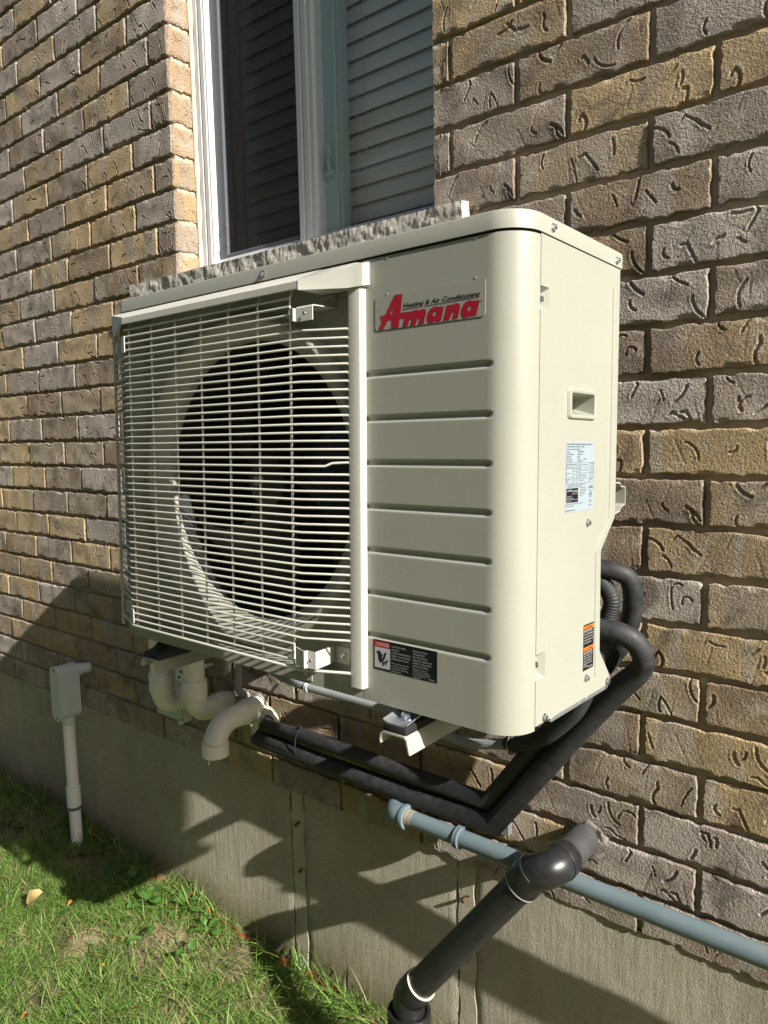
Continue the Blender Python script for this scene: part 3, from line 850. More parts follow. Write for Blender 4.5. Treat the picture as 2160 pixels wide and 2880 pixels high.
# left: dark screen frame, screen, glass;  right: glass, stile behind it, latch
sf = B(); sf.bbox((-1.4085, YG + 0.022, 0.512), (-1.372, YG + 0.036, WZT - 0.05), 0.002, 1); sf.bbox((-1.372, YG + 0.022, 0.512), (-1.056, YG + 0.034, 0.524), 0.002, 1)
sf.bbox((-1.372, YG + 0.055, 0.512), (-1.335, YG + 0.07, WZT - 0.05), 0.002, 1)
scr = sf.build("screen_frame", M_sash, window)
for zz_ in (0.548, 0.60):
    pl = B(); pl.strip([(-1.385, YG + 0.021, zz_), (-1.385, YG + 0.016, zz_), (-1.368, YG + 0.016, zz_), (-1.368, YG + 0.021, zz_)], (0, 0, 0.004 if zz_ < 0.55 else 0.003), 0.001); pl.build("pull_tab", M_sash, window)
def pane(name, x0, x1, y, m, z0=0.512, z1=WZT - 0.05):
    p = B(); p.add([(x0, y, z0), (x1, y, z0), (x1, y, z1), (x0, y, z1)], [(0, 1, 2, 3)]); return p.build(name, m, window, smooth=False, fix=False)
ps = B(); ps.add([(-1.3715, YG + 0.030, 0.524), (-1.056, YG + 0.030, 0.524), (-1.056, YG + 0.030, WZT - 0.05), (-1.3715, YG + 0.030, WZT - 0.05)], [(0, 1, 2, 3)]); ps.build("insect_screen", M_screen, window, smooth=False)
pane("pane", -1.372, -1.056, YG + 0.048, M_glass)
pane("pane", -0.996, -0.625, YG + 0.020, M_glass)
st = B(); st.bbox((-1.000, YG + 0.045, 0.512), (-0.955, YG + 0.085, WZT - 0.05), 0.002, 1); st.bbox((-0.955, YG + 0.052, 0.512), (-0.9445, YG + 0.085, WZT - 0.05), 0.001, 1)
st.build("meeting_stile", M_stile, window)
la = B(); la.bbox((-0.986, YG + 0.036, 0.650), (-0.972, YG + 0.045, 0.735), 0.002, 1); la.bbox((-0.992, YG + 0.030, 0.655), (-0.955, YG + 0.040, 0.668), 0.003, 1); la.tube([(-0.975, YG + 0.034, 0.66), (-0.972, YG + 0.030, 0.69), (-0.966, YG + 0.036, 0.705)], 0.003, 6)
la.build("latch", M_stile, window)
# ---------------- blind behind the glass
blind = tag(empty("window_blind", (-1.02, 0.215, WZT)), "closed wide slat blind hanging behind the window glass", "blind", None)
sm = None
def slat_mesh():
    n = 6; V = []; F = []
    for j, x in enumerate((-0.43, 0.43)):
        for i in range(n + 1):
            t_ = i / n; a = math.radians(77)
            c = (t_ - 0.5) * 0.0555; bow = 0.004 * (1 - (2 * t_ - 1) ** 2)
            V.append((x, -c * math.cos(a) * -1 - bow * math.sin(a), c * math.sin(a) + bow * math.cos(a) * 0.3))
    for i in range(n): F.append((i, i + 1, n + 2 + i, n + 1 + i))
    b = B(); b.add(V, F)
    me = bpy.data.meshes.new("slat"); me.from_pydata(b.v, [], b.f); me.materials.append(M_slat); me.shade_smooth(); return me
sm = slat_mesh()
zt = WZT - 0.06; i = 0
while zt - i * 0.0455 > 0.50:
    o = bpy.data.objects.new("slat", sm); COL.objects.link(o); o.parent = blind
    o.location = (0, 0, zt - i * 0.0455 - WZT); o.rotation_euler = (BR.uniform(-0.02, 0.02), 0, BR.uniform(-0.001, 0.001)); i += 1
cd = B()
for x in (-0.39, -0.33, 0.09, 0.12, 0.36):
    cd.tube([(x, -0.034, 0), (x + 0.001, -0.034, -1.45)], 0.0008, 5)
cd.build("ladder_cord", M_cord, blind)
# the room behind
rb = B()
rx0, rx1, ry0, ry1, rz0, rz1 = -2.2, 0.2, 0.31, 2.6, -0.2, 2.3
rb.add([(rx0, ry0, rz0), (rx1, ry0, rz0), (rx1, ry1, rz0), (rx0, ry1, rz0), (rx0, ry0, rz1), (rx1, ry0, rz1), (rx1, ry1, rz1), (rx0, ry1, rz1)], [(0, 1, 2, 3), (7, 6, 5, 4), (2, 6, 7, 3), (1, 5, 6, 2), (3, 7, 4, 0)])
# collar between window and room
for x in (WX0 - 0.004, WX1 + 0.004): rb.add([(x, 0.171, WZ0 - 0.02), (x, 0.31, WZ0 - 0.02), (x, 0.31, WZT), (x, 0.171, WZT)], [(0, 1, 2, 3)])
rb.add([(WX0, 0.171, WZ0 - 0.015), (WX1, 0.171, WZ0 - 0.015), (WX1, 0.31, WZ0 - 0.015), (WX0, 0.31, WZ0 - 0.015)], [(0, 1, 2, 3)])
rb.add([(WX0, 0.171, WZT - 0.003), (WX1, 0.171, WZT - 0.003), (WX1, 0.31, WZT - 0.003), (WX0, 0.31, WZT - 0.003)], [(0, 1, 2, 3)])
tag(rb.build("room_interior", M_room, None, smooth=False), kind='structure')

# ================================================================== HEAT PUMP
hp = tag(empty("heat_pump", (-0.0807, -0.507, 0.0), (-0.029, 0.0, -0.0076)), "cream outdoor heat pump with black wire guarded fan hung on the brick wall", "heat pump")
XL = -0.914; ZB, ZL, ZT = -0.4078, 0.2452, 0.2694; YB = 0.3045; RC = 0.047; XBAR = -0.2585
GRZ = [0.0784 - 0.0641 * i for i in range(7)]

# ---- fascia: right-hand front panel, ribs pressed in, rounded corner
def samples():
    s = list(np.linspace(-0.262, -0.252, 6)) + list(np.linspace(-0.245, -0.05, 30)) + list(np.linspace(-0.048, -0.034, 10))
    return s
xs_ = samples()
cols = [(x, 0.0, 0.0, -1.0) for x in xs_]
cx, cy = -RC, RC
for i in range(1, 17):
    a = math.pi / 2 * i / 16
    cols.append((cx + RC * math.sin(a), cy - RC * math.cos(a), math.sin(a), -math.cos(a)))
cols = [c for c in cols if c[0] < -RC + 1e-6 or c[1] > 0] 
cols = [c for c in cols if not (c[1] == 0 and c[0] > -RC + 1e-9)]
zs_ = set(np.round(np.linspace(ZB, ZL - 0.0034, 40), 5))
for g in GRZ:
    zs_ = {z for z in zs_ if abs(z - g) > 0.0075}
    zs_ |= set(np.round(g + np.array([-0.0075, -0.0055, -0.0042, -0.003, -0.0018, -0.0006, 0.0006, 0.0018, 0.003, 0.0042, 0.0055, 0.0075]), 5))
zs_ = sorted(zs_)
V = []; F = []
for (x, y, nx_, ny_) in cols:
    for z in zs_:
        d = 0.0
        for g in GRZ:
            t_ = z - g
            if abs(t_) < 0.008 and y == 0:
                ex = min(max((x + 0.2600) / 0.004, 0), 1) * min(max((-0.0390 - x) / 0.008, 0), 1)
                ex = ex * ex * (3 - 2 * ex)
                w = 0.0046
                # steep upper edge, soft lower edge
                prof = max(0, 1 - (abs(t_) / w) ** 2.4)
                d = max(d, 0.0036 * ex * prof)
        V.append((x - nx_ * d, y - ny_ * d, z))
nz_ = len(zs_)
for i in range(len(cols) - 1):
    for j in range(nz_ - 1):
        a = i * nz_ + j; F.append((a, a + nz_, a + nz_ + 1, a + 1))
fb_ = B(); fb_.add(V, F)
# return flanges: bottom edge and seam edge
n0 = len(fb_.v)
for (x, y, nx_, ny_) in cols: fb_.v.append((x - nx_ * 0.014, y - ny_ * 0.014, ZB + 0.0005))
for i in range(len(cols) - 1): fb_.f.append((i * nz_, n0 + i, n0 + i + 1, (i + 1) * nz_))
n1 = len(fb_.v)
for z in zs_: fb_.v.append((-0.010, cols[-1][1], z))
e0 = (len(cols) - 1) * nz_
for j in range(nz_ - 1): fb_.f.append((e0 + j, n1 + j, n1 + j + 1, e0 + j + 1))
fascia = fb_.build("front_panel", M_cream, hp, ang=50, fix=False)
# small pierced pips on the panel
for x, z in ((-0.2148, 0.2384), (-0.0676, 0.2393), (-0.2152, 0.1893), (-0.0676, 0.1901)):
    pb = B(); pb.lathe((x, 0.0002, z), (0, -1, 0), [(0.0016, 0), (0.0013, 0.0008), (0.0009, 0.0008), (0.0004, 0.0002)], 10, True); pb.build("pip", M_cream, fascia)

# ---- fan panel with round opening and bell mouth
FCX, FCZ, FR1, FR0 = -0.547, -0.084, 0.275, 0.243
YP = 0.016
pb = B()
segs = 96
ring = []; outer = []
x0, x1, z0, z1 = XL + 0.092, -0.262, ZB, ZL - 0.0015
for k in range(segs):
    a = 2 * math.pi * k / segs; c, s_ = math.cos(a), math.sin(a)
    ring.append((FCX + (FR1 + 0.015) * c, YP, FCZ + (FR1 + 0.015) * s_))
    tx = ((x1 if c > 0 else x0) - FCX) / c if abs(c) > 1e-6 else 1e9
    tz = ((z1 if s_ > 0 else z0) - FCZ) / s_ if abs(s_) > 1e-6 else 1e9
    t_ = min(tx, tz); outer.append((FCX + t_ * c, YP, FCZ + t_ * s_))
F = [(k, (k + 1) % segs, segs + (k + 1) % segs, segs + k) for k in range(segs)]
pb.add(ring + outer, F)
for (xa, za) in ((x0, z0), (x1, z0), (x1, z1), (x0, z1)):
    # corner triangles
    best = sorted(range(segs), key=lambda k: (outer[k][0] - xa) ** 2 + (outer[k][2] - za) ** 2)[:2]
    pb.add([(xa, YP, za), outer[best[0]], outer[best[1]]], [(0, 1, 2)])
cs = [(XL + 0.092, YP), (XL + 0.088, YP + 0.001), (XL + 0.081, YP + 0.006), (XL + 0.077, YP + 0.007), (XL + 0.056, YP + 0.007), (XL + 0.052, YP + 0.005), (XL + 0.040, 0.0025), (XL + 0.035, 0.0008), (XL + 0.006, 0.0006)]
for i in range(1, 13):
    a = math.pi / 2 * i / 12; cs.append((XL + 0.006 - 0.0045 * math.sin(a), 0.0051 - 0.0045 * math.cos(a)))
n = len(cs); pb.add([(x, y, z0) for x, y in cs] + [(x, y, z1) for x, y in cs], [(i, i + 1, n + i + 1, n + i) for i in range(n - 1)])
pb.add([(XL + 0.030, 0.0004, ZB), (-0.263, 0.0004, ZB), (-0.263, YP + 0.02, ZB), (XL + 0.030, YP + 0.02, ZB)], [(0, 1, 2, 3)])
pb.box((XL + 0.020, 0.0002, ZB + 0.0005), (-0.263, 0.0012, ZB + 0.026)); pb.box((XL + 0.020, 0.0012, ZB + 0.0245), (-0.263, YP - 0.0005, ZB + 0.026))
pb.build("fan_panel", M_cream, hp, ang=40)
bell = B()
bell.lathe((FCX, 0.0, FCZ), (0, 1, 0), [(FR1 + 0.016, YP), (FR1 + 0.010, 0.005), (FR1 + 0.005, 0.001), (FR1, 0.0005), (FR1 - 0.004, 0.0025), (0.262, 0.0095), (0.2515, 0.0180), (0.2452, 0.0245), (FR0, 0.0300), (FR0, 0.0430), (FR0 + 0.008, 0.0440)], 96)
bell.build("bell_mouth", M_cream, hp, ang=60)
inn = B(); inn.lathe((FCX, 0.0435, FCZ), (0, 1, 0), [(FR0 + 0.004, 0), (FR0 + 0.004, 0.14), (0.001, 0.141)], 48); inn.build("fan_chamber", M_dark, hp)
fan = B()
fan.lathe((FCX, 0.05, FCZ), (0, 1, 0), [(0.001, 0.0), (0.03, 0.002), (0.047, 0.012), (0.05, 0.03), (0.05, 0.09)], 32)
for b_ in range(3):
    V = []; F = []
    nr, na = 10, 12
    for i in range(nr + 1):
        r = 0.048 + (0.222 - 0.048) * i / nr
        for j in range(na + 1):
            sp = 0.75 + 0.55 * i / nr
            a = b_ * 2 * math.pi / 3 + 0.4 + sp * (j / na - 0.5) - 0.5 * (i / nr) ** 1.5
            V.append((FCX + r * math.cos(a), 0.062 + 0.055 * (j / na) + 0.006 * math.sin(j / na * 3.1), FCZ + r * math.sin(a)))
    for i in range(nr):
        for j in range(na):
            q0 = i * (na + 1) + j; F.append((q0, q0 + 1, q0 + na + 2, q0 + na + 1))
    fan.add(V, F)
fan_o = fan.build("fan", M_fan, hp)
nut = B(); nut.lathe((FCX, 0.038, FCZ), (0, 1, 0), [(0.001, 0), (0.009, 0.0), (0.009, 0.012)], 6, False); nut.build("hub_nut", M_zinc, fan_o, smooth=False)

# ---- right side panel with jogged rear edge, pockets at the seam and grip hole
SY = 0.0485
outl = [(SY, ZL - 0.001), (SY, 0.1790), (0.0720, 0.1790), (0.0720, 0.1488), (SY, 0.1488), (SY, -0.3045), (0.0745, -0.3045), (0.0745, -0.3405), (SY, -0.3405), (SY, -0.4029),
        (0.2925, -0.4029), (0.2925, -0.3935), (0.2905, -0.3850), (0.2560, -0.3450), (0.2540, -0.3400), (0.2515, -0.1900), (0.2530, -0.1840), (0.2990, -0.1400), (0.3030, -0.1330), (0.3030, ZL - 0.001)]
GY0, GY1, GZ0, GZ1 = 0.1375, 0.2125, 0.0165, 0.0490
sb = bmesh.new()
cu = bpy.data.curves.new("outline", 'CURVE'); cu.dimensions = '2D'; cu.fill_mode = 'FRONT'
for lp in (outl, [(GY0, GZ0), (GY1, GZ0), (GY1, GZ1), (GY0, GZ1)]):
    sp = cu.splines.new('POLY'); sp.points.add(len(lp) - 1); sp.use_cyclic_u = True
    for p, (a, b) in zip(sp.points, lp): p.co = (a, b, 0, 1)
ob = bpy.data.objects.new("outline", cu); COL.objects.link(ob)
dg = bpy.context.evaluated_depsgraph_get(); dg.update()
me = bpy.data.meshes.new_from_object(ob.evaluated_get(dg))
side = B(); side.add([(0.0, v.co.x, v.co.y) for v in me.vertices], [tuple(p.vertices) for p in me.polygons])
bpy.data.objects.remove(ob); bpy.data.curves.remove(cu); bpy.data.meshes.remove(me)
for i in range(len(outl)):           # turned-in edge
    a, b = outl[i], outl[(i + 1) % len(outl)]
    side.add([(0, *a), (-0.010, *a), (-0.010, *b), (0, *b)], [(0, 1, 2, 3)])
# sloping pockets
for z1_, z0_, yr in ((0.1790, 0.1488, 0.0720), (-0.3045, -0.3405, 0.0745)):
    m_ = 0.007
    side.add([(0, SY, z1_), (0, yr, z1_), (0, yr, z0_), (0, SY, z0_), (-0.011, SY, z1_ - m_), (-0.009, yr - m_, z1_ - m_), (-0.009, yr - m_, z0_ + m_), (-0.011, SY, z0_ + m_)],
             [(0, 1, 5, 4), (1, 2, 6, 5), (2, 3, 7, 6), (4, 5, 6, 7)])
side_o = side.build("side_panel", M_cream, hp, smooth=False, fix=False)
# grip: raised rim and pocket sloping inwards
gr = B()
def rrect(y0, y1, z0, z1, r, n=5):
    o = []
    for cy_, cz_, a0 in ((y1 - r, z1 - r, 0), (y0 + r, z1 - r, 90), (y0 + r, z0 + r, 180), (y1 - r, z0 + r, 270)):
        for i in range(n + 1):
            a = math.radians(a0 + 90 * i / n); o.append((cy_ + r * math.cos(a), cz_ + r * math.sin(a)))
    return o
lo_ = [(0.0003, rrect(0.1290, 0.2180, 0.0110, 0.0550, 0.006)), (0.0038, rrect(0.1312, 0.2160, 0.0130, 0.0530, 0.005)), (0.0044, rrect(0.1335, 0.2140, 0.0150, 0.0510, 0.004)), (0.0030, rrect(GY0 + 0.001, GY1 - 0.0008, GZ0 + 0.001, GZ1 - 0.001, 0.003)),
       (-0.030, rrect(GY0 + 0.004, GY1 - 0.002, GZ0 + 0.011, GZ1 - 0.002, 0.003))]
V = []; F = []
n = len(lo_[0][1])
for x, lp in lo_: V += [(x, a, b) for a, b in lp]
for i in range(len(lo_) - 1):
    for k in range(n): F.append((i * n + k, i * n + (k + 1) % n, (i + 1) * n + (k + 1) % n, (i + 1) * n + k))
F.append(tuple(range((len(lo_) - 1) * n, len(lo_) * n)))
gr.add(V, F); gr.build("hand_grip", M_cream, hp, ang=40)
rg = B(); rg.tube(crv([(0.0002, 0.2785, 0.2137), (0.0002, 0.2800, 0.0), (0.0002, 0.2790, -0.1350)], 6) + [(0.0002, 0.2740, -0.1450), (0.0002, 0.2360, -0.1790), (0.0002, 0.2330, -0.1870)] + crv([(0.0002, 0.2330, -0.1900), (0.0002, 0.2350, -0.3000), (0.0002, 0.2385, -0.3790)], 6), 0.0017, 8)
rg.build("edge_bead", M_cream, side_o)

# ---- lid with drooping rim, rounded front corners
def rim(inset, zt_):
    o = []
    r = RC + 0.002 - inset
    xr, yf = 0.002 - inset, -0.0022 + inset
    for i in range(17):
        a = math.radians(90 * i / 16); o.append((xr - r + r * math.sin(a), yf + r - r * math.cos(a), zt_))
    o.append((xr, YB + 0.001 - inset, zt_)); o.append((XL - 0.002 + inset, YB + 0.001 - inset, zt_))
    rl = 0.022
    for i in range(9):
        a = math.radians(90 * i / 8); o.append((XL - 0.002 + inset + rl - rl * math.cos(a), yf + rl - rl * math.sin(a), zt_))
    return o
lv = B(); R_ = [rim(0.0035, ZL), rim(0.0, ZL), rim(0.0, ZT - 0.004), rim(0.0012, ZT - 0.0012), rim(0.004, ZT)]
n = len(R_[0]); V = [p for r_ in R_ for p in r_]; F = []
for i in range(len(R_) - 1):
    for k in range(n): F.append((i * n + k, i * n + (k + 1) % n, (i + 1) * n + (k + 1) % n, (i + 1) * n + k))
F.append(tuple(range((len(R_) - 1) * n, len(R_) * n)))
lv.add(V, F); lv.build("lid", M_cream, hp, ang=40)
ug = B(); gp = rim(0.0035, ZL - 0.004); gq = rim(0.0035, ZL + 0.002)
n = len(gp); ug.add(gp + gq, [(k, (k + 1) % n, n + (k + 1) % n, n + k) for k in range(n)]); ug.build("lid_gap_shade", M_gap, hp, ang=40)  # near-black strip paints the shade in the gap below the lid

# ---- rest of the casing
bd = B()
bd.add([(XL + 0.0015, 0.0051, ZB), (XL + 0.0015, YB, ZB), (XL + 0.0015, YB, ZL), (XL + 0.0015, 0.0051, ZL)], [(0, 1, 2, 3)])
bd.build("left_panel", M_cream, hp, smooth=False)
bk_ = B(); bk_.box((XL + 0.003, YB - 0.004, -0.135), (-0.012, YB - 0.001, ZL)); bk_.box((XL + 0.003, YB - 0.004, ZB + 0.01), (-0.17, YB - 0.001, -0.135)); bk_.box((-0.17, 0.250, ZB + 0.01), (-0.012, 0.253, -0.135)); bk_.box((-0.17, 0.253, -0.1375), (-0.012, YB - 0.001, -0.135))
bk_.box((-0.172, 0.2535, ZB + 0.01), (-0.1695, YB - 0.001, -0.1375))
bk_.build("rear_panel", M_cream, hp, smooth=False)
bp_ = B(); bp_.bbox((XL + 0.006, 0.016, ZB + 0.001), (-0.014, YB - 0.005, ZB + 0.012), 0.002, 1)
bp_.bbox((-0.013, 0.098, -0.4118), (-0.0008, 0.188, -0.4030), 0.002, 1); bp_.bbox((-0.013, 0.1885, -0.4108), (-0.0012, 0.211, -0.4030), 0.001, 1); bp_.bbox((-0.013, 0.2115, -0.4120), (-0.001, 0.284, -0.4030), 0.002, 1)
bp_.prism([(0.2860, -0.4105), (0.2960, -0.4050), (0.3000, -0.3990), (0.3000, -0.3900), (0.2945, -0.3880), (0.2930, -0.4020)], 'x', -0.012, -0.0012)
bp_.build("base_pan", M_galv, hp, ang=30)

# ---- screws
def screw_mesh(hexed=True):
    b = B()
    b.lathe((0, 0, 0), (0, 0, 1), [(0.0058, 0), (0.0058, 0.0009), (0.0040, 0.0015)], 16)
    b.lathe((0, 0, 0.0012), (0, 0, 1), [(0.0040, 0), (0.0040, 0.0030), (0.0036, 0.0036), (0.0020, 0.0036), (0.0012, 0.0018), (0.0001, 0.0018)], 6)
    me = bpy.data.meshes.new("screw"); me.from_pydata(b.v, [], b.f); me.materials.append(M_zinc)
    me.shade_smooth(); me.set_sharp_from_angle(angle=math.radians(30)); return me
SCR = screw_mesh()
def screw(loc, axis, parent, sc=1.0):
    o = bpy.data.objects.new("screw", SCR); COL.objects.link(o); o.parent = parent
    o.location = loc; q_ = Vector(axis).to_track_quat('Z', 'Y'); o.rotation_euler = (q_ @ Euler((0, 0, rng.uniform(0, 1))).to_quaternion()).to_euler(); o.scale = (sc, sc, sc)
for y, z in ((0.0755, 0.2560), (0.2840, 0.2538)): screw((0.0021, y, z), (1, 0, 0), hp)
for y, z in ((0.2013, -0.1387), (0.2057, -0.3733), (0.2837, -0.3972), (0.0733, -0.3962)): screw((0.0002, y, z), (1, 0, 0), hp)
for y, z in ((0.0535, 0.1625), (0.0515, -0.3190)): screw((-0.0060, y + 0.0015, z), (1, 0, 0), hp, 1.1)
screw((-0.4744, -0.0024, 0.2555), (0, -1, 0), hp)

# ---- guard: hood, upright channel, wires, clips
hood = B()
YH = -0.051
prof = [(0.0008, 0.2395), (-0.0015, 0.2425), (YH + 0.002, 0.2195), (YH, 0.2175), (YH, 0.2070), (YH + 0.004, 0.2065)]
xa, xb = -0.817, -0.342
V = [(xa, y, z) for y, z in prof] + [(xb, y, z) for y, z in prof]
V[0] = (-0.934, 0.0008, 0.2395); V[1] = (-0.936, -0.0015, 0.2425)
n = len(prof); F = [(i, i + 1, n + i + 1, n + i) for i in range(n - 1)]
hood.add(V, F)
hood.build("hood", M_cream2, hp, ang=30, fix=False)
hend = B(); hend.add([(-0.936, -0.0015, 0.2425), (xa, YH + 0.002, 0.2195), (xa, YH, 0.2070), (-0.905, -0.009, 0.2000), (-0.932, -0.001, 0.1980)], [(0, 1, 2, 3, 4)]); hend.build("hood_end", M_cream2, hp, smooth=False)
hc = B()
V = []
for x, zt_, zb_, yf in ((-0.3425, 0.2190, 0.2070, YH - 0.0005), (-0.3420, 0.2195, 0.2040, YH - 0.0005), (-0.275, 0.2310, 0.2030, -0.0175), (-0.2590, 0.2350, 0.2035, -0.0150), (-0.2500, 0.2350, 0.2040, -0.0120), (-0.2478, 0.2320, 0.2060, -0.006), (-0.2478, 0.2320, 0.2060, 0.0)):
    V += [(x, 0.0002, 0.2425 if x < -0.26 else 0.2395), (x, yf, zt_), (x, yf, zb_), (x, 0.0, zb_ + 0.0005)]
F = []
for i in range(6):
    for k in range(3): F.append((4 * i + k, 4 * i + k + 1, 4 * i + k + 5, 4 * i + k + 4))
    F.append((4 * i + 3, 4 * i, 4 * i + 4, 4 * i + 7))
hc.add(V, F); hc.build("hood_cap", M_cream2, hp, ang=30)
bar = B()
pr = [(-0.2812, 0.0), (-0.2806, -0.0095), (-0.2790, -0.0118), (-0.2755, -0.0124), (-0.2600, -0.0124), (-0.2570, -0.0116), (-0.2555, -0.0095), (-0.2548, 0.0)]
bar.prism(pr, 'z', -0.3885, 0.2045); bar.build("guard_post", M_cream2, hp, ang=30)

WIRE_X = [-0.8080 + 0.0730 * i for i in range(7)]
YW = -0.045
guard = B()
guard.box((-0.9320, -0.0025, -0.389), (-0.9235, -0.0005, 0.2000)); guard.box((-0.9255, -0.0060, -0.3885), (-0.9240, -0.0025, 0.2000))
guard_o = guard.build("fan_guard", M_cream2, hp, smooth=False)
NW = 46
for i in range(NW):
    z = 0.1962 - i * (0.1962 + 0.3680) / (NW - 1)
    lefttail = not (i < 4 or NW - 5 < i < NW - 1)
    righttail = not (i < 4 or NW - 5 < i < NW - 1)
    p = []
    p += [(-0.9240, -0.002, z)] if lefttail else []
    p += [(-0.8180, YW, z)] if lefttail else [(-0.8200, YW, z)]
    if righttail:
        p.append((-0.3467, YW, z))
        if i == 20:
            p += [(-0.312, YW + 0.0165, z), (-0.302, YW + 0.021, z + 0.0045)]
            p.append((-0.2795, -0.013, z + 0.0055))
        else: p.append((-0.2795, -0.013, z))
    else: p.append((-0.3660, YW, z))
    w = B(); w.tube(p, 0.0019 if i < NW - 1 else 0.0025, 7); w.build("wire", M_cream2, guard_o, ang=80)
for x in WIRE_X:
    w = B(); w.tube([(x, -0.010, 0.232), (x, YW + 0.009, 0.214), (x, YW + 0.0032, 0.1965), (x, YW + 0.0032, -0.369)], 0.0019, 7); w.build("wire", M_cream2, guard_o, ang=80)
def clip(x, z0_, z1_, xl, left=False):
    c = B()
    hgt = (0, 0, z1_ - z0_)
    if not left:
        zf = z0_ + 0.0055
        c.strip([(x, 0.0145, z0_), (x - 0.0320, 0.0145, z0_)], hgt, 0.0015)
        c.strip([(x - 0.0320, 0.0145, z0_), (x - 0.0125, -0.049, zf), (x - 0.0290, -0.0500, zf)], hgt, 0.0015)
        c.strip([(x - 0.0290, -0.0500, zf), (x - 0.0310, -0.0555, zf), (x - 0.0440, -0.0520, zf), (x - 0.0560, -0.0480, zf + 0.001)], hgt, 0.0015)
        o = c.build("clip", M_cream2, guard_o, smooth=False)
        screw((x - 0.014, 0.013, (z0_ + z1_) / 2), (0, -1, 0), o, 0.75)
        h = B(); h.lathe((x - 0.0215, -0.0515, (z0_ + z1_) / 2 + 0.005), (0, -1, 0), [(0.0030, 0), (0.0026, 0.0006), (0.0004, 0.0004)], 10, True); h.build("rivet", M_zinc, o)
    else:
        c.strip([(x, -0.001, z0_), (x + 0.026, -0.001, z0_)], hgt, 0.0015)
        c.strip([(x + 0.030, -0.002, z0_), (x + 0.088, -0.044, z0_), (x + 0.104, -0.0475, z0_)], hgt, 0.0015)
        c.build("clip", M_cream2, guard_o, smooth=False)
clip(-0.3040, -0.3665, -0.3395, 0)
c = B(); c.strip([(-0.3290, 0.0145, 0.2060), (-0.3290, 0.0145, 0.1865), (-0.3140, -0.048, 0.1805), (-0.3140, -0.0502, 0.1780), (-0.3140, -0.0502, 0.1585)], (-0.0340, 0, 0), 0.0015)
c.strip([(-0.3480, -0.0495, 0.1590), (-0.3520, -0.053, 0.1600), (-0.3640, -0.0485, 0.1610)], (0, 0, 0.0190), 0.0015)
tc_ = c.build("clip", M_cream2, guard_o, smooth=False); screw((-0.3400, 0.0125, 0.1960), (0, -1, 0), tc_, 0.7)
h = B(); h.lathe((-0.3290, -0.0522, 0.1690), (0, -1, 0), [(0.0030, 0), (0.0026, 0.0006), (0.0004, 0.0004)], 10, True); h.build("rivet", M_zinc, tc_)
clip(-0.9180, 0.155, 0.185, 0, True); clip(-0.9150, -0.362, -0.335, 0, True)
# little bracket feet of the fan panel under the guard
tb = B(); tb.bbox((-0.400, -0.002, -0.402), (-0.372, 0.0, -0.384), 0.001, 1); tb_o = tb.build("tab", M_cream, hp); screw((-0.386, -0.002, -0.391), (0, -1, 0), tb_o, 0.6)

# ---- plates and labels
def plate(y0, y1, z0_, z1_, r, m, name, face, th, lift=0.0):
    b = B(); lp = rrect(y0, y1, z0_, z1_, r, 4)
    if face == 'front': b.prism(lp, 'y', -lift - th, -lift)
    else: b.prism(lp, 'x', lift, lift + th)
    return b.build(name, m, hp, smooth=False)
npl = plate(-0.2363, -0.0521, 0.1396, 0.1868, 0.004, M_plate, "name_plate", 'front', 0.0007, 0.0001)
put('logo', "lettering", M_red, npl, 'front', 0.0011); put('tagline', "lettering", M_ink, npl, 'front', 0.0011)
dg_ = plate(-0.2430, -0.1268, -0.3560, -0.3110, 0.0004, M_ink, "danger_label", 'front', 0.0003, 0.0001)
def flat(name, m, par, face, a0, a1, z0_, z1_, lift):
    b = B()
    b.add([(a0, -lift, z0_), (a1, -lift, z0_), (a1, -lift, z1_), (a0, -lift, z1_)] if face == 'front' else [(lift, a0, z0_), (lift, a1, z0_), (lift, a1, z1_), (lift, a0, z1_)], [(0, 1, 2, 3)])
    return b.build(name, m, par, smooth=False, fix=False)
flat("red_band", M_ldred, dg_, 'front', -0.2407, -0.2123, -0.3213, -0.3132, 0.0006)
flat("pictogram_field", M_lwhite, dg_, 'front', HX0 - 0.0008, HX1 + 0.0003, HZ0 - 0.0005, HZ1 + 0.0005, 0.0006)
put('dng_head', "lettering", M_lwhite, dg_, 'front', 0.0009); put('dng_txt', "lettering", M_lgrey, dg_, 'front', 0.0006); put('hand', "pictogram", M_ink, dg_, 'front', 0.0009)
rt_ = plate(0.1277, 0.2195, -0.1194, -0.0209, 0.0022, M_lblue, "rating_label", 'side', 0.0003, 0.0001)
put('rate', "lettering", M_ink2, rt_, 'side', 0.0007)
gl = B()
def hl(u0, u1, v): gl.add([(0.0007, ry(u0), rz(v) - 0.0001), (0.0007, ry(u1), rz(v) - 0.0001), (0.0007, ry(u1), rz(v) + 0.0001), (0.0007, ry(u0), rz(v) + 0.0001)], [(0, 1, 2, 3)])
def vl(u, v0, v1): gl.add([(0.00072, ry(u) - 0.00022, rz(v1)), (0.00072, ry(u) + 0.00022, rz(v1)), (0.00072, ry(u) + 0.00022, rz(v0)), (0.00072, ry(u) - 0.00022, rz(v0))], [(0, 1, 2, 3)])
for a, b, v in ((130, 905, 672), (130, 520, 755), (130, 520, 835), (300, 520, 915), (130, 520, 1080), (300, 520, 1160), (130, 900, 1250), (530, 900, 808), (530, 900, 962), (530, 900, 1128)): hl(a, b, v)
for u, a, b in ((130, 672, 1250), (300, 835, 1250), (410, 672, 1250), (522, 672, 1250), (788, 672, 1250), (902, 672, 1250)): vl(u, a, b)
for a, b, v in ((770, 893, 1340), (770, 893, 1470)): hl(a, b, v)
for u in (770, 893): vl(u, 1340, 1470)
gl.build("ruling", M_ink2, rt_, smooth=False, fix=False)
b_ = B(); V = []
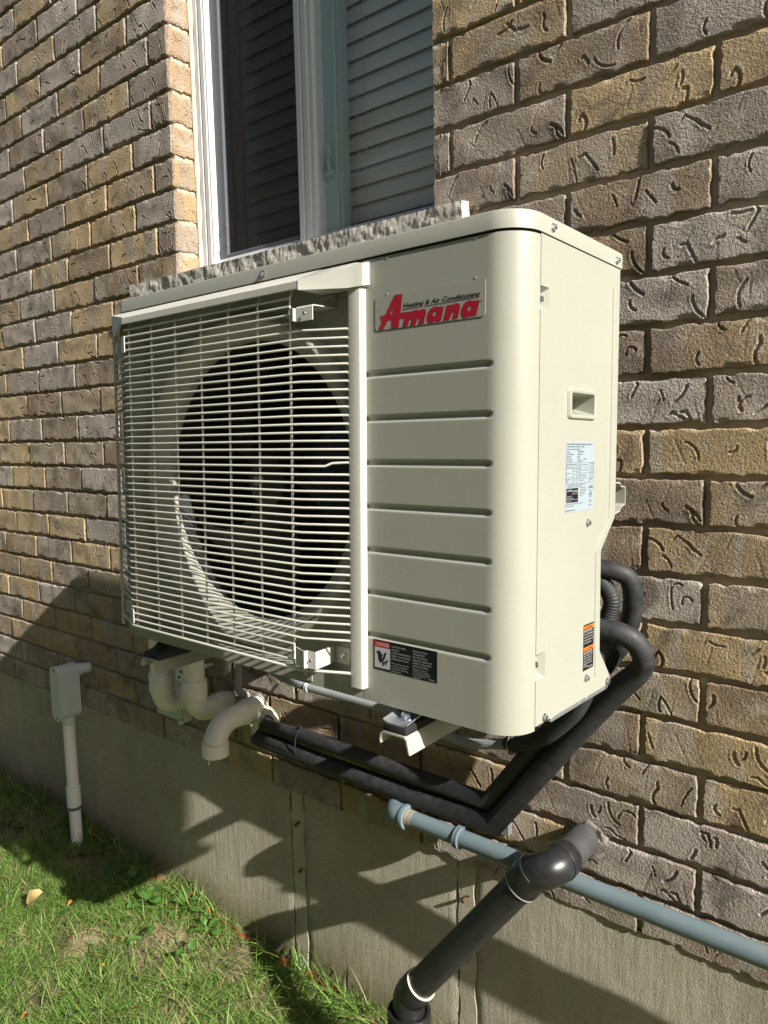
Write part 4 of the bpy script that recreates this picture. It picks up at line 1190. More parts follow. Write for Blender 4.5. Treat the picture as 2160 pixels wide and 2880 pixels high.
for rr in (1.0, 0.86):
    for k in range(20): V.append((0.0007, ry(822) + rr * 0.0048 * math.cos(k * math.pi / 10), rz(1600) + rr * 0.0049 * math.sin(k * math.pi / 10)))
b_.add(V, [(k, (k + 1) % 20, 20 + (k + 1) % 20, 20 + k) for k in range(20)]); b_.build("approval_mark", M_ink2, rt_, smooth=False, fix=False)
flat("black_field", M_ink, rt_, 'side', ry(138), ry(462), rz(1795), rz(1390), 0.0006)
put('rate_w', "lettering", M_lwhite, rt_, 'side', 0.0009)
wl_ = plate(WY0, WY1, -0.3612, -0.2912, 0.0003, M_ink, "burn_label", 'side', 0.0003, 0.0001)
for f0, f1 in ((0.028, 0.105), (0.497, 0.580)): flat("orange_band", M_lorange, wl_, 'side', 0.1958, 0.2294, wz(f1), wz(f0), 0.0006)
tr_ = B()
for f0, f1 in ((0.038, 0.098), (0.507, 0.572)): tr_.add([(0.0009, 0.1978, wz(f1)), (0.0009, 0.2022, wz(f1)), (0.0009, 0.2000, wz(f0))], [(0, 1, 2)])
tr_.build("warning_triangle", M_ink, wl_, smooth=False, fix=False)
put('wrn_blk', "lettering", M_ink, wl_, 'side', 0.0009); put('wrn_wht', "lettering", M_lwhite, wl_, 'side', 0.0006)
# service valves on the rear right
vb = B()
for z, r in ((-0.255, 0.011), (-0.352, 0.014)):
    vb.tube([(-0.05, 0.240, z), (-0.05, 0.275, z)], r * 1.3, 6); vb.tube([(-0.05, 0.268, z - 0.03), (-0.05, 0.268, z + 0.012)], r, 8)
vb.build("service_valve", M_thread, hp, ang=30)

# ================================================================== WALL BRACKET
br = tag(empty("wall_bracket", (-0.55, 0, -0.43)), "cream steel wall bracket with two arms carrying the heat pump", "bracket")
def wpart(b, name, m, par, **kw):
    """b holds world coordinates; store it relative to a parent without rotation"""
    o = par
    off = Vector((0, 0, 0))
    while o: off += o.location; o = o.parent
    b.v = [tuple(Vector(p) - off) for p in b.v]
    return b.build(name, m, par, **kw)
rl = B(); rl.strip([(-0.135, -0.070, -0.103), (-0.135, -0.046, -0.105), (-0.135, -0.040, -0.112), (-0.135, -0.022, -0.113), (-0.135, -0.022, -0.143), (-0.135, -0.040, -0.146), (-0.135, -0.046, -0.153), (-0.135, -0.070, -0.156)], (-0.83, 0, 0), 0.0025)
wpart(rl, "rail", M_bracket, br, ang=30)
for cx_, zt_, yt_ in ((-0.2685, -0.4385, -0.541), (-0.9205, -0.4500, -0.516)):
    a = B()
    pr = [(-0.0235, -0.0165), (-0.0245, -0.0120), (-0.0225, -0.0030), (-0.0190, 0.0), (0.0190, 0.0), (0.0215, -0.0030), (0.0255, -0.0210), (0.0275, -0.0240)]
    pts0 = [(cx_ + x, yt_, zt_ + z) for x, z in pr]
    a.strip(pts0, (0, -0.006 - yt_, 0), 0.0026)
    wpart(a, "arm", M_bracket, br, ang=40)
    u_ = B(); u_.strip([(cx_ - 0.022, -0.03, -0.47), (cx_ - 0.022, -0.005, -0.47), (cx_ + 0.022, -0.005, -0.47), (cx_ + 0.022, -0.03, -0.47)], (0, 0, 0.37), 0.0025)
    wpart(u_, "upright", M_bracket, br, ang=30)
    gs = B(); gs.prism([(-0.005, zt_), (-0.005, zt_ - 0.09), (-0.02, zt_ - 0.09), (-0.12, zt_ - 0.02), (-0.12, zt_)], 'x', cx_ - 0.0235, cx_ - 0.021); gs.build
    wpart(gs, "gusset", M_bracket, br, smooth=False)
# rubber mounts
rm = tag(empty("rubber_mount", (-0.2685, -0.51, -0.4385)), "black rubber foot under a bolted galvanised tab on the right bracket arm", "rubber foot", "rubber feet under the heat pump")
b = B(); b.bbox((-0.2900, -0.5385, -0.4378), (-0.2480, -0.4500, -0.4240), 0.003, 2); wpart(b, "rubber_block", M_black, rm, ang=40)
b = B()
V = []; F = []
nu, nv = 12, 8
for i in range(nu + 1):
    for j in range(nv + 1):
        u_, v_ = i / nu, j / nv
        x = -0.2905 + 0.044 * u_ + 0.004 * v_ * (0.5 - u_)
        y = -0.5370 + 0.070 * v_
        z = -0.4232 + 0.012 * (abs(2 * u_ - 1) ** 3) * (0.35 + 0.65 * v_) + 0.002 * v_
        V.append((x, y, z))
for i in range(nu):
    for j in range(nv):
        a = i * (nv + 1) + j; F.append((a, a + nv + 1, a + nv + 2, a + 1))
n0 = len(V); V += [(x, y, z - 0.0025) for x, y, z in V]; F += [tuple(reversed([k + n0 for k in f])) for f in F]
ed = [i * (nv + 1) for i in range(nu + 1)] + [nu * (nv + 1) + j for j in range(1, nv + 1)] + [i * (nv + 1) + nv for i in range(nu - 1, -1, -1)] + [j for j in range(nv - 1, 0, -1)]
for k in range(len(ed)): a, c = ed[k], ed[(k + 1) % len(ed)]; F.append((a, a + n0, c + n0, c))
b.add(V, F); wpart(b, "foot_tab", M_galv, rm, ang=50)
b = B(); b.lathe((-0.2685, -0.508, -0.4222), (0, 0, 1), [(0.013, 0), (0.013, 0.002), (0.0085, 0.002)], 20, True); b.lathe((-0.2685, -0.508, -0.4202), (0, 0, 1), [(0.0085, 0), (0.0085, 0.006), (0.007, 0.0075), (0.001, 0.0075)], 6)
wpart(b, "bolt", M_zinc, rm, ang=30)
rm2 = tag(empty("rubber_mount", (-0.921, -0.49, -0.45)), "black wedge shaped rubber foot on the left bracket arm", "rubber foot", "rubber feet under the heat pump")
b = B()
sec = [(-0.509, 0.008, 0.024), (-0.500, 0.013, 0.024), (-0.488, 0.017, 0.022), (-0.474, 0.030, 0.021), (-0.462, 0.043, 0.020), (-0.400, 0.043, 0.022)]
V = []; F = []
for y, h_, w_ in sec:
    z0_ = -0.4495; xc_ = -0.9215; V += [(xc_ - 0.026, y, z0_), (xc_ + 0.025, y, z0_), (xc_ + 0.025, y, z0_ + min(0.012, h_)), (xc_ + w_ - 0.003, y, z0_ + h_), (xc_ - w_ + 0.003, y, z0_ + h_), (xc_ - 0.026, y, z0_ + min(0.012, h_))]
for i in range(len(sec) - 1):
    for k in range(6): F.append((6 * i + k, 6 * i + (k + 1) % 6, 6 * i + 6 + (k + 1) % 6, 6 * i + 6 + k))
F += [(0, 1, 2, 3, 4, 5), tuple(30 + k for k in (5, 4, 3, 2, 1, 0))]
b.add(V, F); wpart(b, "rubber_block", M_foam, rm2, ang=40)

# ================================================================== PIPES
def tubeobj(name, pts, r, m, par, seg=16, ang=50, caps=True):
    b = B(); b.tube(pts, r, seg, caps); return wpart(b, name, m, par, ang=ang)

# insulated refrigerant lines
ln = tag(empty("insulated_pipe", (-0.40, -0.06, -0.80)), "thick lower black foam insulated pipe bent to a corner under the heat pump", "insulated pipe", "pair of foam insulated refrigerant pipes")
R2 = 0.0190
path = crv([(-0.24, -0.135, -0.352), (-0.155, -0.128, -0.352), (-0.105, -0.120, -0.357), (-0.079, -0.108, -0.374), (-0.070, -0.096, -0.405), (-0.083, -0.086, -0.432), (-0.112, -0.080, -0.463), (-0.150, -0.075, -0.507), (-0.226, -0.068, -0.605)], 7)
path += [Vector((-0.394, -0.054, -0.826))]
foam_end = len(path)
path += [Vector((-0.62, -0.052, -0.832)), Vector((-0.90, -0.05, -0.832)), Vector((-1.135, -0.048, -0.828)), Vector((-1.15, -0.01, -0.822))]
tubeobj("foam_sleeve", path, [R2 + 0.0035 * min(1, max(0, (i - 30) / 14)) for i in range(len(path))], M_foam, ln, 20, 60)
ln1 = tag(empty("insulated_pipe", (-0.40, -0.06, -0.77)), "thinner upper black foam insulated pipe looping out behind the side panel", "insulated pipe", "pair of foam insulated refrigerant pipes")
R1_ = 0.0165
path = crv([(-0.26, -0.130, -0.252), (-0.180, -0.122, -0.250), (-0.125, -0.110, -0.251), (-0.101, -0.098, -0.262), (-0.094, -0.088, -0.285)], 7)
tubeobj("foam_sleeve", path, R1_, M_foam, ln1, 18, 60)
path = crv([(-0.0945, -0.0885, -0.278), (-0.096, -0.080, -0.308), (-0.104, -0.070, -0.345), (-0.126, -0.064, -0.398), (-0.178, -0.060, -0.474)], 7) + [Vector((-0.313, -0.054, -0.652)), Vector((-0.4135, -0.05, -0.785)), Vector((-0.66, -0.05, -0.783)), Vector((-0.90, -0.05, -0.776)), Vector((-1.115, -0.045, -0.788)), Vector((-1.14, -0.01, -0.79))]
tubeobj("foam_sleeve", path, R1_ * 1.08, M_foam, ln1, 18, 60)
ti = tag(empty("cable_tie", (-0.975, -0.05, -0.805)), "black cable tie around both insulated pipes near the white vent outlet", "cable tie", None)
b = B(); P_ = []
for k in range(25):
    a = 2 * math.pi * k / 24; P_.append((-0.975, -0.050 + 0.0215 * math.cos(a), -0.805 + 0.0445 * math.sin(a)))
b.tube(P_, 0.0018, 6, False); b.box((-0.978, -0.055, -0.763), (-0.972, -0.045, -0.755)); b.tube([(-0.975, -0.05, -0.757), (-0.97, -0.062, -0.745)], 0.0012, 5); wpart(b, "strap", M_black, ti)
slv = tag(empty("pipe_sleeve", (-1.165, -0.02, -0.83)), "short white sleeve where the foam pipes enter the brick wall", "sleeve")
b = B(); b.lathe((-1.160, 0.008, -0.818), (0, -1, 0), [(0.046, 0), (0.045, 0.03), (0.041, 0.036), (0.038, 0.030)], 28, True); wpart(b, "sleeve_ring", M_pvcwhite, slv)
b = B(); b.lathe((-1.160, 0.0, -0.810), (0, -1, 0), [(0.058, 0), (0.050, 0.012), (0.042, 0.018)], 18, True); wpart(b, "caulk_bead", M_caulk, slv)

# ribbed conduits
def ribbed(name, pts, r, pitch, m, par, seg=12, amp=0.07):
    pts = [Vector(p) for p in pts]; out = []; rad = []
    L = [0]
    for a, c in zip(pts, pts[1:]): L.append(L[-1] + (c - a).length)
    n = max(4, int(L[-1] / pitch * 4)); j = 0
    for i in range(n + 1):
        d = L[-1] * i / n
        while j < len(L) - 2 and L[j + 1] < d: j += 1
        t_ = (d - L[j]) / max(L[j + 1] - L[j], 1e-9)
        out.append(pts[j].lerp(pts[j + 1], t_)); rad.append(r * (1 + amp * math.sin(i * math.pi / 2 + 0.4)))
    b = B(); b.tube(out, rad, seg); return wpart(b, name, m, par, ang=70)
fc = tag(empty("flexible_conduit", (-0.65, -0.05, -0.645)), "grey ribbed flexible conduit running under the heat pump", "conduit")
ribbed("conduit_tube", crv([(-1.205, -0.035, -0.50), (-1.16, -0.04, -0.575), (-1.09, -0.045, -0.622), (-1.01, -0.05, -0.6385), (-0.90, -0.05, -0.6425), (-0.75, -0.05, -0.6415), (-0.62, -0.05, -0.648), (-0.48, -0.05, -0.6685), (-0.40, -0.05, -0.655), (-0.355, -0.052, -0.643)], 6), 0.0112, 0.0042, M_flex, fc, 12, 0.035)
b = B()
for dx in (0, 0.006):
    b.tube([(-0.942 + dx, -0.0505 + 0.0132 * math.cos(k * math.pi / 8), -0.6415 + 0.0132 * math.sin(k * math.pi / 8)) for k in range(17)], 0.0021, 6, False)
b.tube([(-0.939, -0.056, -0.628), (-0.936, -0.040, -0.600), (-0.935, -0.03, -0.57)], 0.0022, 6)
wpart(b, "tie_wrap", M_white, fc)
bc = tag(empty("black_conduit", (-0.30, -0.06, -0.62)), "black ribbed flexible conduit curving up behind the lower right corner", "conduit")
ribbed("conduit_tube", crv([(-0.36, -0.053, -0.6435), (-0.330, -0.070, -0.632), (-0.290, -0.090, -0.608), (-0.244, -0.108, -0.577), (-0.202, -0.114, -0.536), (-0.176, -0.116, -0.500), (-0.150, -0.116, -0.430), (-0.130, -0.113, -0.345), (-0.122, -0.112, -0.300), (-0.150, -0.112, -0.262)], 8), 0.0150, 0.0046, M_flexb, bc, 14, 0.04)
b = B()
for dx in (0, 0.0075): b.tube([(-0.352 + dx, -0.053 + 0.020 * math.cos(k * math.pi / 10), -0.641 + 0.3 * dx + 0.020 * math.sin(k * math.pi / 10)) for k in range(21)], 0.0026, 6, False)
wpart(b, "clamp", M_galv, bc)

# white plastic vents
def vent(name, x, zj, label, zt_=-0.30):
    v = tag(empty(name, (x, -0.12, zj)), label, "vent pipe", "white plastic vent pipes under the heat pump")
    r = 0.0300
    y0 = -0.12
    tubeobj("pipe", [(x, y0, zt_), (x, y0, zj - 0.012)], r, M_pvc, v, 28)
    b = B(); b.lathe((x, y0, zj - 0.055), (0, 0, 1), [(r * 1.0, -0.004), (r * 1.17, 0.0), (r * 1.17, 0.052), (r * 1.13, 0.055), (r * 1.01, 0.055)], 32); wpart(b, "hub", M_pvc, v)
    pts = arc((x, y0, zj - 0.052), (x, y0, zj - 0.098), (x, -0.03, zj - 0.098), 0.044, 10)
    tubeobj("elbow", pts, r * 1.04, M_pvc, v, 28)
    b = B(); b.lathe((x, -0.052, zj - 0.098), (0, 1, 0), [(r * 1.04, -0.002), (r * 1.17, 0.0), (r * 1.17, 0.034), (r * 1.0, 0.035)], 32); wpart(b, "hub", M_pvc, v)
    tubeobj("pipe", [(x, -0.02, zj - 0.098), (x, 0.012, zj - 0.098)], r, M_pvc, v, 28)
    return v
vent("vent_pipe", -1.322, -0.677, "white vent pipe and elbow standing nearer, right of its twin")
vent("vent_pipe", -1.482, -0.688, "white vent pipe and elbow farther left in front of the grey box")
v3 = tag(empty("vent_pipe", (-1.19, -0.08, -0.76)), "white vent elbow coming out of the wall and turned down, open end", "vent pipe", "white plastic vent pipes under the heat pump")
r = 0.0300
tubeobj("pipe", [(-1.19, 0.012, -0.764), (-1.19, -0.045, -0.764)], r, M_pvc, v3, 28)
b = B(); b.lathe((-1.19, -0.022, -0.764), (0, -1, 0), [(r, 0), (r * 1.16, 0.001), (r * 1.16, 0.036), (r * 1.04, 0.039)], 32); wpart(b, "hub", M_pvc, v3)
tubeobj("elbow", arc((-1.19, -0.055, -0.764), (-1.19, -0.158, -0.766), (-1.19, -0.158, -0.8275), 0.060, 14), r * 1.04, M_pvc, v3, 28, caps=False)
b = B(); b.lathe((-1.19, -0.158, -0.815), (0, 0, -1), [(r * 1.04, -0.002), (r * 1.2, 0.0), (r * 1.2, 0.034), (r * 1.0, 0.034), (r * 0.98, -0.02), (0.001, -0.03)], 32); wpart(b, "hub", M_pvc, v3)
b = B(); b.tube([(-1.185, -0.185, -0.846), (-1.184, -0.186, -0.866)], 0.0016, 6); wpart(b, "drip_wick", M_pvcwhite, v3)
b = B()
hs = []
for k in range(11):
    a = math.pi * 2 * k / 11; hs.append((-1.19 + (0.039 + 0.003 * math.sin(k * 2.3)) * math.cos(a), -0.0035, -0.766 + (0.038 + 0.003 * math.sin(k * 3.1)) * math.sin(a)))
b.add(hs + [(x, 0.008, z) for x, _, z in hs], [tuple(range(11))] + [(k, (k + 1) % 11, 11 + (k + 1) % 11, 11 + k) for k in range(11)]); wpart(b, "mortar_collar", M_patch, v3)
ob_ = tag(empty("outlet_box", (-1.585, 0, -0.80)), "pale grey weatherproof box on the brick behind the vent elbows", "outlet box")
b = B(); b.bbox((-1.655, -0.030, -0.880), (-1.510, 0.006, -0.700), 0.006, 3); wpart(b, "box_body", M_pvcgrey, ob_)
b = B(); b.bbox((-1.646, -0.036, -0.868), (-1.528, -0.028, -0.708), 0.004, 2); b.bbox((-1.632, -0.039, -0.845), (-1.545, -0.034, -0.72), 0.002, 2); wpart(b, "flap_cover", M_pvcgrey, ob_)
b = B(); b.tube([(-1.519, -0.034, -0.865), (-1.519, -0.034, -0.712)], 0.0075, 10); b.tube([(-1.519, -0.034, -0.882), (-1.519, -0.034, -0.868)], 0.010, 10); wpart(b, "hinge", M_pvcgrey, ob_)
wb_ = tag(empty("pipe_clamp", (-1.40, -0.06, -0.68)), "small pale clamp bolted between the two vent pipes", "clamp")
b = B(); b.bbox((-1.425, -0.11, -0.705), (-1.375, -0.098, -0.660), 0.004, 2); b.tube([(-1.40, -0.1, -0.68), (-1.40, 0.01, -0.68)], 0.006, 8); wpart(b, "clamp_body", M_pvcwhite, wb_)
b = B(); b.lathe((-1.395, -0.110, -0.672), (0, -1, 0), [(0.004, 0), (0.004, 0.003), (0.001, 0.003)], 6); b.lathe((-1.405, -0.110, -0.690), (0, -1, 0), [(0.004, 0), (0.004, 0.003), (0.001, 0.003)], 6); wpart(b, "bolt", M_rust, wb_)
tc = tag(empty("thin_conduit", (-1.235, -0.035, -0.60)), "thin grey upright conduit beside the vent elbow", "conduit")
tubeobj("conduit_tube", crv([(-1.205, -0.035, -0.42), (-1.212, -0.035, -0.55), (-1.232, -0.035, -0.66), (-1.238, -0.03, -0.72), (-1.240, 0.012, -0.748)], 6), 0.0105, M_flex, tc, 14)

# white conduit body on the left
lb = tag(empty("conduit_body", (-2.12, -0.09, -1.45)), "pale grey conduit elbow box with a white pipe down into the grass", "conduit box")
b = B()
def capsule(x0, x1, z0_, z1_, r, n=8):
    o = []
    for k in range(n + 1): a = math.pi * k / n; o.append((x1 - r + r * math.cos(a) if False else (x0 + x1) / 2 + r * math.cos(a), z1_ - r + r * math.sin(a)))
    for k in range(n + 1): a = math.pi + math.pi * k / n; o.append(((x0 + x1) / 2 + r * math.cos(a), z0_ + r + r * math.sin(a)))
    return o
b.prism(capsule(-2.15, -2.092, -0.985, -0.790, 0.029), 'y', -0.118, -0.050); wpart(b, "box_body", M_pvcgrey, lb, ang=30)
b = B(); b.prism(capsule(-2.15, -2.092, -0.987, -0.788, 0.0305), 'y', -0.1275, -0.1185); cv = wpart(b, "cover", M_pvcgrey, lb, ang=30)
for z in (-0.800, -0.975):
    b = B(); b.lathe((-2.121, -0.1275, z), (0, -1, 0), [(0.004, 0), (0.003, 0.002), (0.0005, 0.002)], 8); wpart(b, "cover_screw", M_sash, cv)
b = B(); b.lathe((-2.121, -0.052, -0.822), (0, 1, 0), [(0.0225, 0), (0.0225, 0.022), (0.0195, 0.024), (0.0195, 0.065)], 20, True); wpart(b, "rear_hub", M_pvcgrey, lb)
b = B(); b.lathe((-2.121, -0.086, -0.975), (0, 0, -1), [(0.024, 0), (0.0235, 0.030), (0.021, 0.032)], 24, True); wpart(b, "lower_hub", M_pvcgrey, lb)
tubeobj("pipe", [(-2.121, -0.086, -1.0), (-2.119, -0.086, -1.52)], 0.0205, M_pvcwhite, lb, 24)
b = B(); b.lathe((-2.120, -0.086, -1.238), (0, 0, -1), [(0.0208, -0.003), (0.0245, 0), (0.0245, 0.085), (0.0208, 0.088)], 24); wpart(b, "coupling", M_pvcwhite, lb)
b = B(); b.lathe((-2.120, -0.086, -1.31), (0, 0, -1), [(0.0250, 0), (0.0262, 0.002), (0.0262, 0.009), (0.0250, 0.011)], 24); wpart(b, "tape_band", M_sash, lb)

# gas pipe
gp_ = tag(empty("gas_pipe", (-0.30, -0.082, -0.87)), "blue grey painted gas pipe along the bottom of the brick wall", "pipe")
GY = -0.082; GR = 0.0182
def gz(x): return -0.8695 - 0.004 * (x + 0.2)
tubeobj("pipe", [(-0.598, GY, gz(-0.598)), (1.28, GY, gz(1.28))], GR, M_gas, gp_, 28)
b = B(); b.lathe((-0.598, GY, gz(-0.6)), (1, 0, 0), [(0.0178 + 0.0006 * (k % 2), -0.004 + 0.0016 * k) for k in range(14)], 24); wpart(b, "thread", M_thread, gp_, ang=20)
b = B(); b.lathe((-0.603, GY, gz(-0.6)), (-1, 0, 0), [(0.019, -0.001), (0.0268, 0.0), (0.0280, 0.004), (0.0268, 0.011), (0.0240, 0.013)], 28)
b.tube(arc((-0.610, GY, gz(-0.6)), (-0.652, GY, gz(-0.6)), (-0.652, -0.035, gz(-0.6)), 0.026, 10), 0.0242, 24); b.lathe((-0.652, -0.048, gz(-0.6)), (0, 1, 0), [(0.024, 0), (0.028, 0.001), (0.028, 0.013), (0.020, 0.014)], 24)
wpart(b, "elbow", M_gas, gp_, ang=35)
tubeobj("wall_nipple", [(-0.652, -0.04, gz(-0.6)), (-0.652, 0.012, gz(-0.6))], 0.019, M_gas, gp_, 20)
b = B()
for dx in (0, 0.007): b.lathe((-0.470 + dx, GY, gz(-0.47)), (1, 0, 0), [(GR, -0.001), (GR * 1.28, 0), (GR * 1.28, 0.004), (GR, 0.005)], 28)
b.strip([(-0.473, GY + 0.006, gz(-0.47) + 0.021), (-0.473, GY + 0.022, gz(-0.47) + 0.024), (-0.473, GY + 0.030, gz(-0.47) + 0.016)], (0.016, 0, 0), 0.003)
wpart(b, "pipe_ring", M_gas, gp_, ang=35)
b = B(); b.strip([(-0.402, -0.003, -0.868), (-0.402, -0.016, -0.868), (-0.384, -0.016, -0.868), (-0.384, -0.003, -0.868)], (0, 0, 0.055), 0.002); b.tube([(-0.393, -0.016, -0.846), (-0.393, -0.024, -0.846)], 0.005, 6)
wpart(b, "stand_off", M_galv, gp_, ang=30)

# black drain pipe
dp = tag(empty("drain_pipe", (-0.50, -0.19, -1.45)), "black plastic drain pipe from the wall down to a wide collar", "drain pipe")
AR = 0.0302
tubeobj("pipe_stub", [(-0.2190, 0.012, -0.8230), (-0.2190, -0.100, -0.8230)], AR, M_absgrey, dp, 32)
b = B(); b.lathe((-0.2190, -0.084, -0.8230), (0, -1, 0), [(AR, -0.002), (AR * 1.13, -0.001), (AR * 1.17, 0.002), (AR * 1.17, 0.026), (AR * 1.13, 0.029)], 32); wpart(b, "elbow_hub", M_abs, dp, ang=35)
P0 = Vector((-0.2640, -0.1455, -0.8480)); P1 = Vector((-0.5080, -0.190, -1.1710))
ax = (P1 - P0).normalized()
el = crv([(-0.2190, -0.090, -0.8230), (-0.2190, -0.104, -0.8230), (-0.2225, -0.122, -0.8245), (-0.2330, -0.137, -0.8285), (-0.2470, -0.1435, -0.8350), P0, P0 + ax * 0.02], 6)
tubeobj("elbow", el, AR * 1.12, M_abs, dp, 32)
def along(t_): return P0.lerp(P1, t_)
b = B(); b.lathe(along(0.03), ax, [(AR * 1.05, -0.03), (AR * 1.17, -0.028), (AR * 1.18, 0.012), (AR * 1.15, 0.0135), (AR * 1.0, 0.0135)], 32); wpart(b, "elbow_hub", M_abs, dp, ang=35)
b = B(); b.lathe(along(0.03), ax, [(AR * 1.09, 0.0138), (AR * 1.165, 0.0140), (AR * 1.165, 0.0162), (AR * 1.01, 0.0165)], 32); wpart(b, "glue_ring", M_lgrey, dp)
tubeobj("pipe", [along(0.0), along(1.02)], AR, M_abs, dp, 32)
b = B(); b.lathe(along(0.99), ax, [(AR * 1.0, -0.019), (AR * 1.14, -0.0188), (AR * 1.17, -0.014), (AR * 1.17, 0.02), (AR * 1.1, 0.024)], 32)
b.tube(arc(along(0.99), along(1.065), along(1.065) + Vector((0, 0, -0.03)), 0.03, 8), AR * 1.13, 32)
wpart(b, "lower_elbow", M_abs, dp, ang=40)
b = B(); b.lathe(along(0.99), ax, [(AR * 1.01, -0.0200), (AR * 1.135, -0.0198), (AR * 1.145, -0.0186), (AR * 1.02, -0.0184)], 32); wpart(b, "glue_ring", M_caulk, dp)
pc = along(1.065)
b = B(); b.lathe(pc + Vector((0, 0, -0.020)), (0, 0, -1), [(AR * 1.0, 0), (AR * 1.15, 0.001), (AR * 1.15, 0.016), (AR * 1.04, 0.017)], 32); wpart(b, "hub", M_abs, dp, ang=35)
tubeobj("standpipe", [pc + Vector((0, 0, -0.07)), pc + Vector((0, 0, -0.40))], AR * 1.02, M_absgrey, dp, 32)
b = B(); b.lathe(pc + Vector((0, 0, -0.030)), (0, 0, -1), [(0.0370, 0.03), (0.0375, 0.002), (0.0390, 0.0), (0.0450, 0.0), (0.0463, 0.002), (0.0463, 0.055), (0.043, 0.060), (0.043, 0.30)], 40); b.lathe(pc + Vector((0, 0, -0.030)), (0, 0, -1), [(0.0370, 0.03), (0.0365, 0.05), (0.028, 0.052)], 40)
wpart(b, "collar", M_abs, dp, ang=35)
# mortar patch round the hole
b = B(); r_n = random.Random(4); n = 26; V = [(-0.217, 0.004, -0.824)]
for ring_ in (0.030, 0.036, 0.046):
    for k in range(n):
        a = 2 * math.pi * k / n; rr = ring_ * (1 + (0.16 if ring_ > 0.04 else 0.06) * r_n.uniform(-0.6, 1)) * (1.15 if math.cos(a) > 0 else 0.9)
        V.append((-0.215 + rr * math.cos(a), {0.030: 0.0, 0.036: -0.001, 0.046: 0.008}[ring_] + r_n.uniform(-0.0015, 0.0015), -0.824 + rr * math.sin(a) * 0.95))
F = [(0, 1 + k, 1 + (k + 1) % n) for k in range(n)]
for j in range(2):
    for k in range(n): a = 1 + j * n; F.append((a + k, a + n + k, a + n + (k + 1) % n, a + (k + 1) % n))
b.add(V, F); b.build("mortar_patch", M_patch, house, ang=80)

# ================================================================== GROUND
def ground_z(x, y):
    x = np.asarray(x, float); y = np.asarray(y, float)
    xc = np.clip(x, -6, 1.5)
    z = -1.480 - 0.020 * (xc + 1.0) + 0.012 * np.sin(xc * 2.1 + 0.5) * np.cos(y * 2.7) + 0.006 * np.sin(xc * 7.3 + y * 5.1) + 0.003 * np.sin(xc * 19 - y * 23)
    z = z - 0.02 * np.exp(-((y + 0.05) / 0.05) ** 2) * 0.6
    return np.where(np.abs(y) > 3, -1.50, z)
def axis(a, b, lo_, hi_, fine, far):
    mid = list(np.arange(lo_, hi_, fine)); L = []; d = fine
    x = lo_
    while x > a: d *= 1.35; x -= d; L.append(max(x, a))
    H_ = []; d = fine; x = hi_
    H_.append(hi_)
    while x < b: d *= 1.35; x += d; H_.append(min(x, b))
    return np.array(sorted(set(L)) + mid + H_)
gx = axis(-90, 90, -4.0, 0.8, 0.03, 0); gy = axis(-90, 90, -1.5, 0.05, 0.03, 0)
XX, YY = np.meshgrid(gx, gy)
ZZ = ground_z(XX, YY)
P = np.stack([XX, YY, ZZ], -1).reshape(-1, 3); k = np.arange(P.shape[0]).reshape(len(gy), len(gx))
F = np.stack([k[:-1, :-1], k[:-1, 1:], k[1:, 1:], k[1:, :-1]], -1).reshape(-1, 4)
M_soil = mat("soil", (0.16, 0.12, 0.07), 0.95, spec=0.1); q = N(M_soil); co = q.coord()
n1 = q.noise(co, 9, 6, 0.65); n2 = q.noise(co, 160, 4, 0.7)
c = q.mix(q.mapr(n1.outputs['Fac'], 0.38, 0.62, 0, 1), (0.07, 0.06, 0.03), (0.44, 0.35, 0.22))
c = q.mix(q.mapr(n2.outputs['Fac'], 0.3, 0.7, 0.5, 0.0), c, (0.05, 0.045, 0.02))
# away from the modelled blades the sheet takes the colour of turf
sep = q.n('ShaderNodeSeparateXYZ'); q.l(co, sep.inputs[0])
fx = q.math('ABSOLUTE', q.math('ADD', sep.outputs[0], 1.6)); fy = q.math('ABSOLUTE', q.math('ADD', sep.outputs[1], 0.7))
far = q.math('MAXIMUM', q.mapr(fx, 2.3, 3.0, 0, 1), q.mapr(fy, 0.9, 1.4, 0, 1))
turf = q.mix(n2.outputs['Fac'], (0.03, 0.06, 0.012), (0.09, 0.14, 0.035))
c = q.mix(far, c, turf)
q.base(c); q.normal(q.bump(n2.outputs['Fac'], 0.8, 0.006))
me = npmesh("ground", P, F); me.materials.append(M_soil); me.shade_smooth()
tag(link("ground", me, None, None, smooth=False), kind='structure')

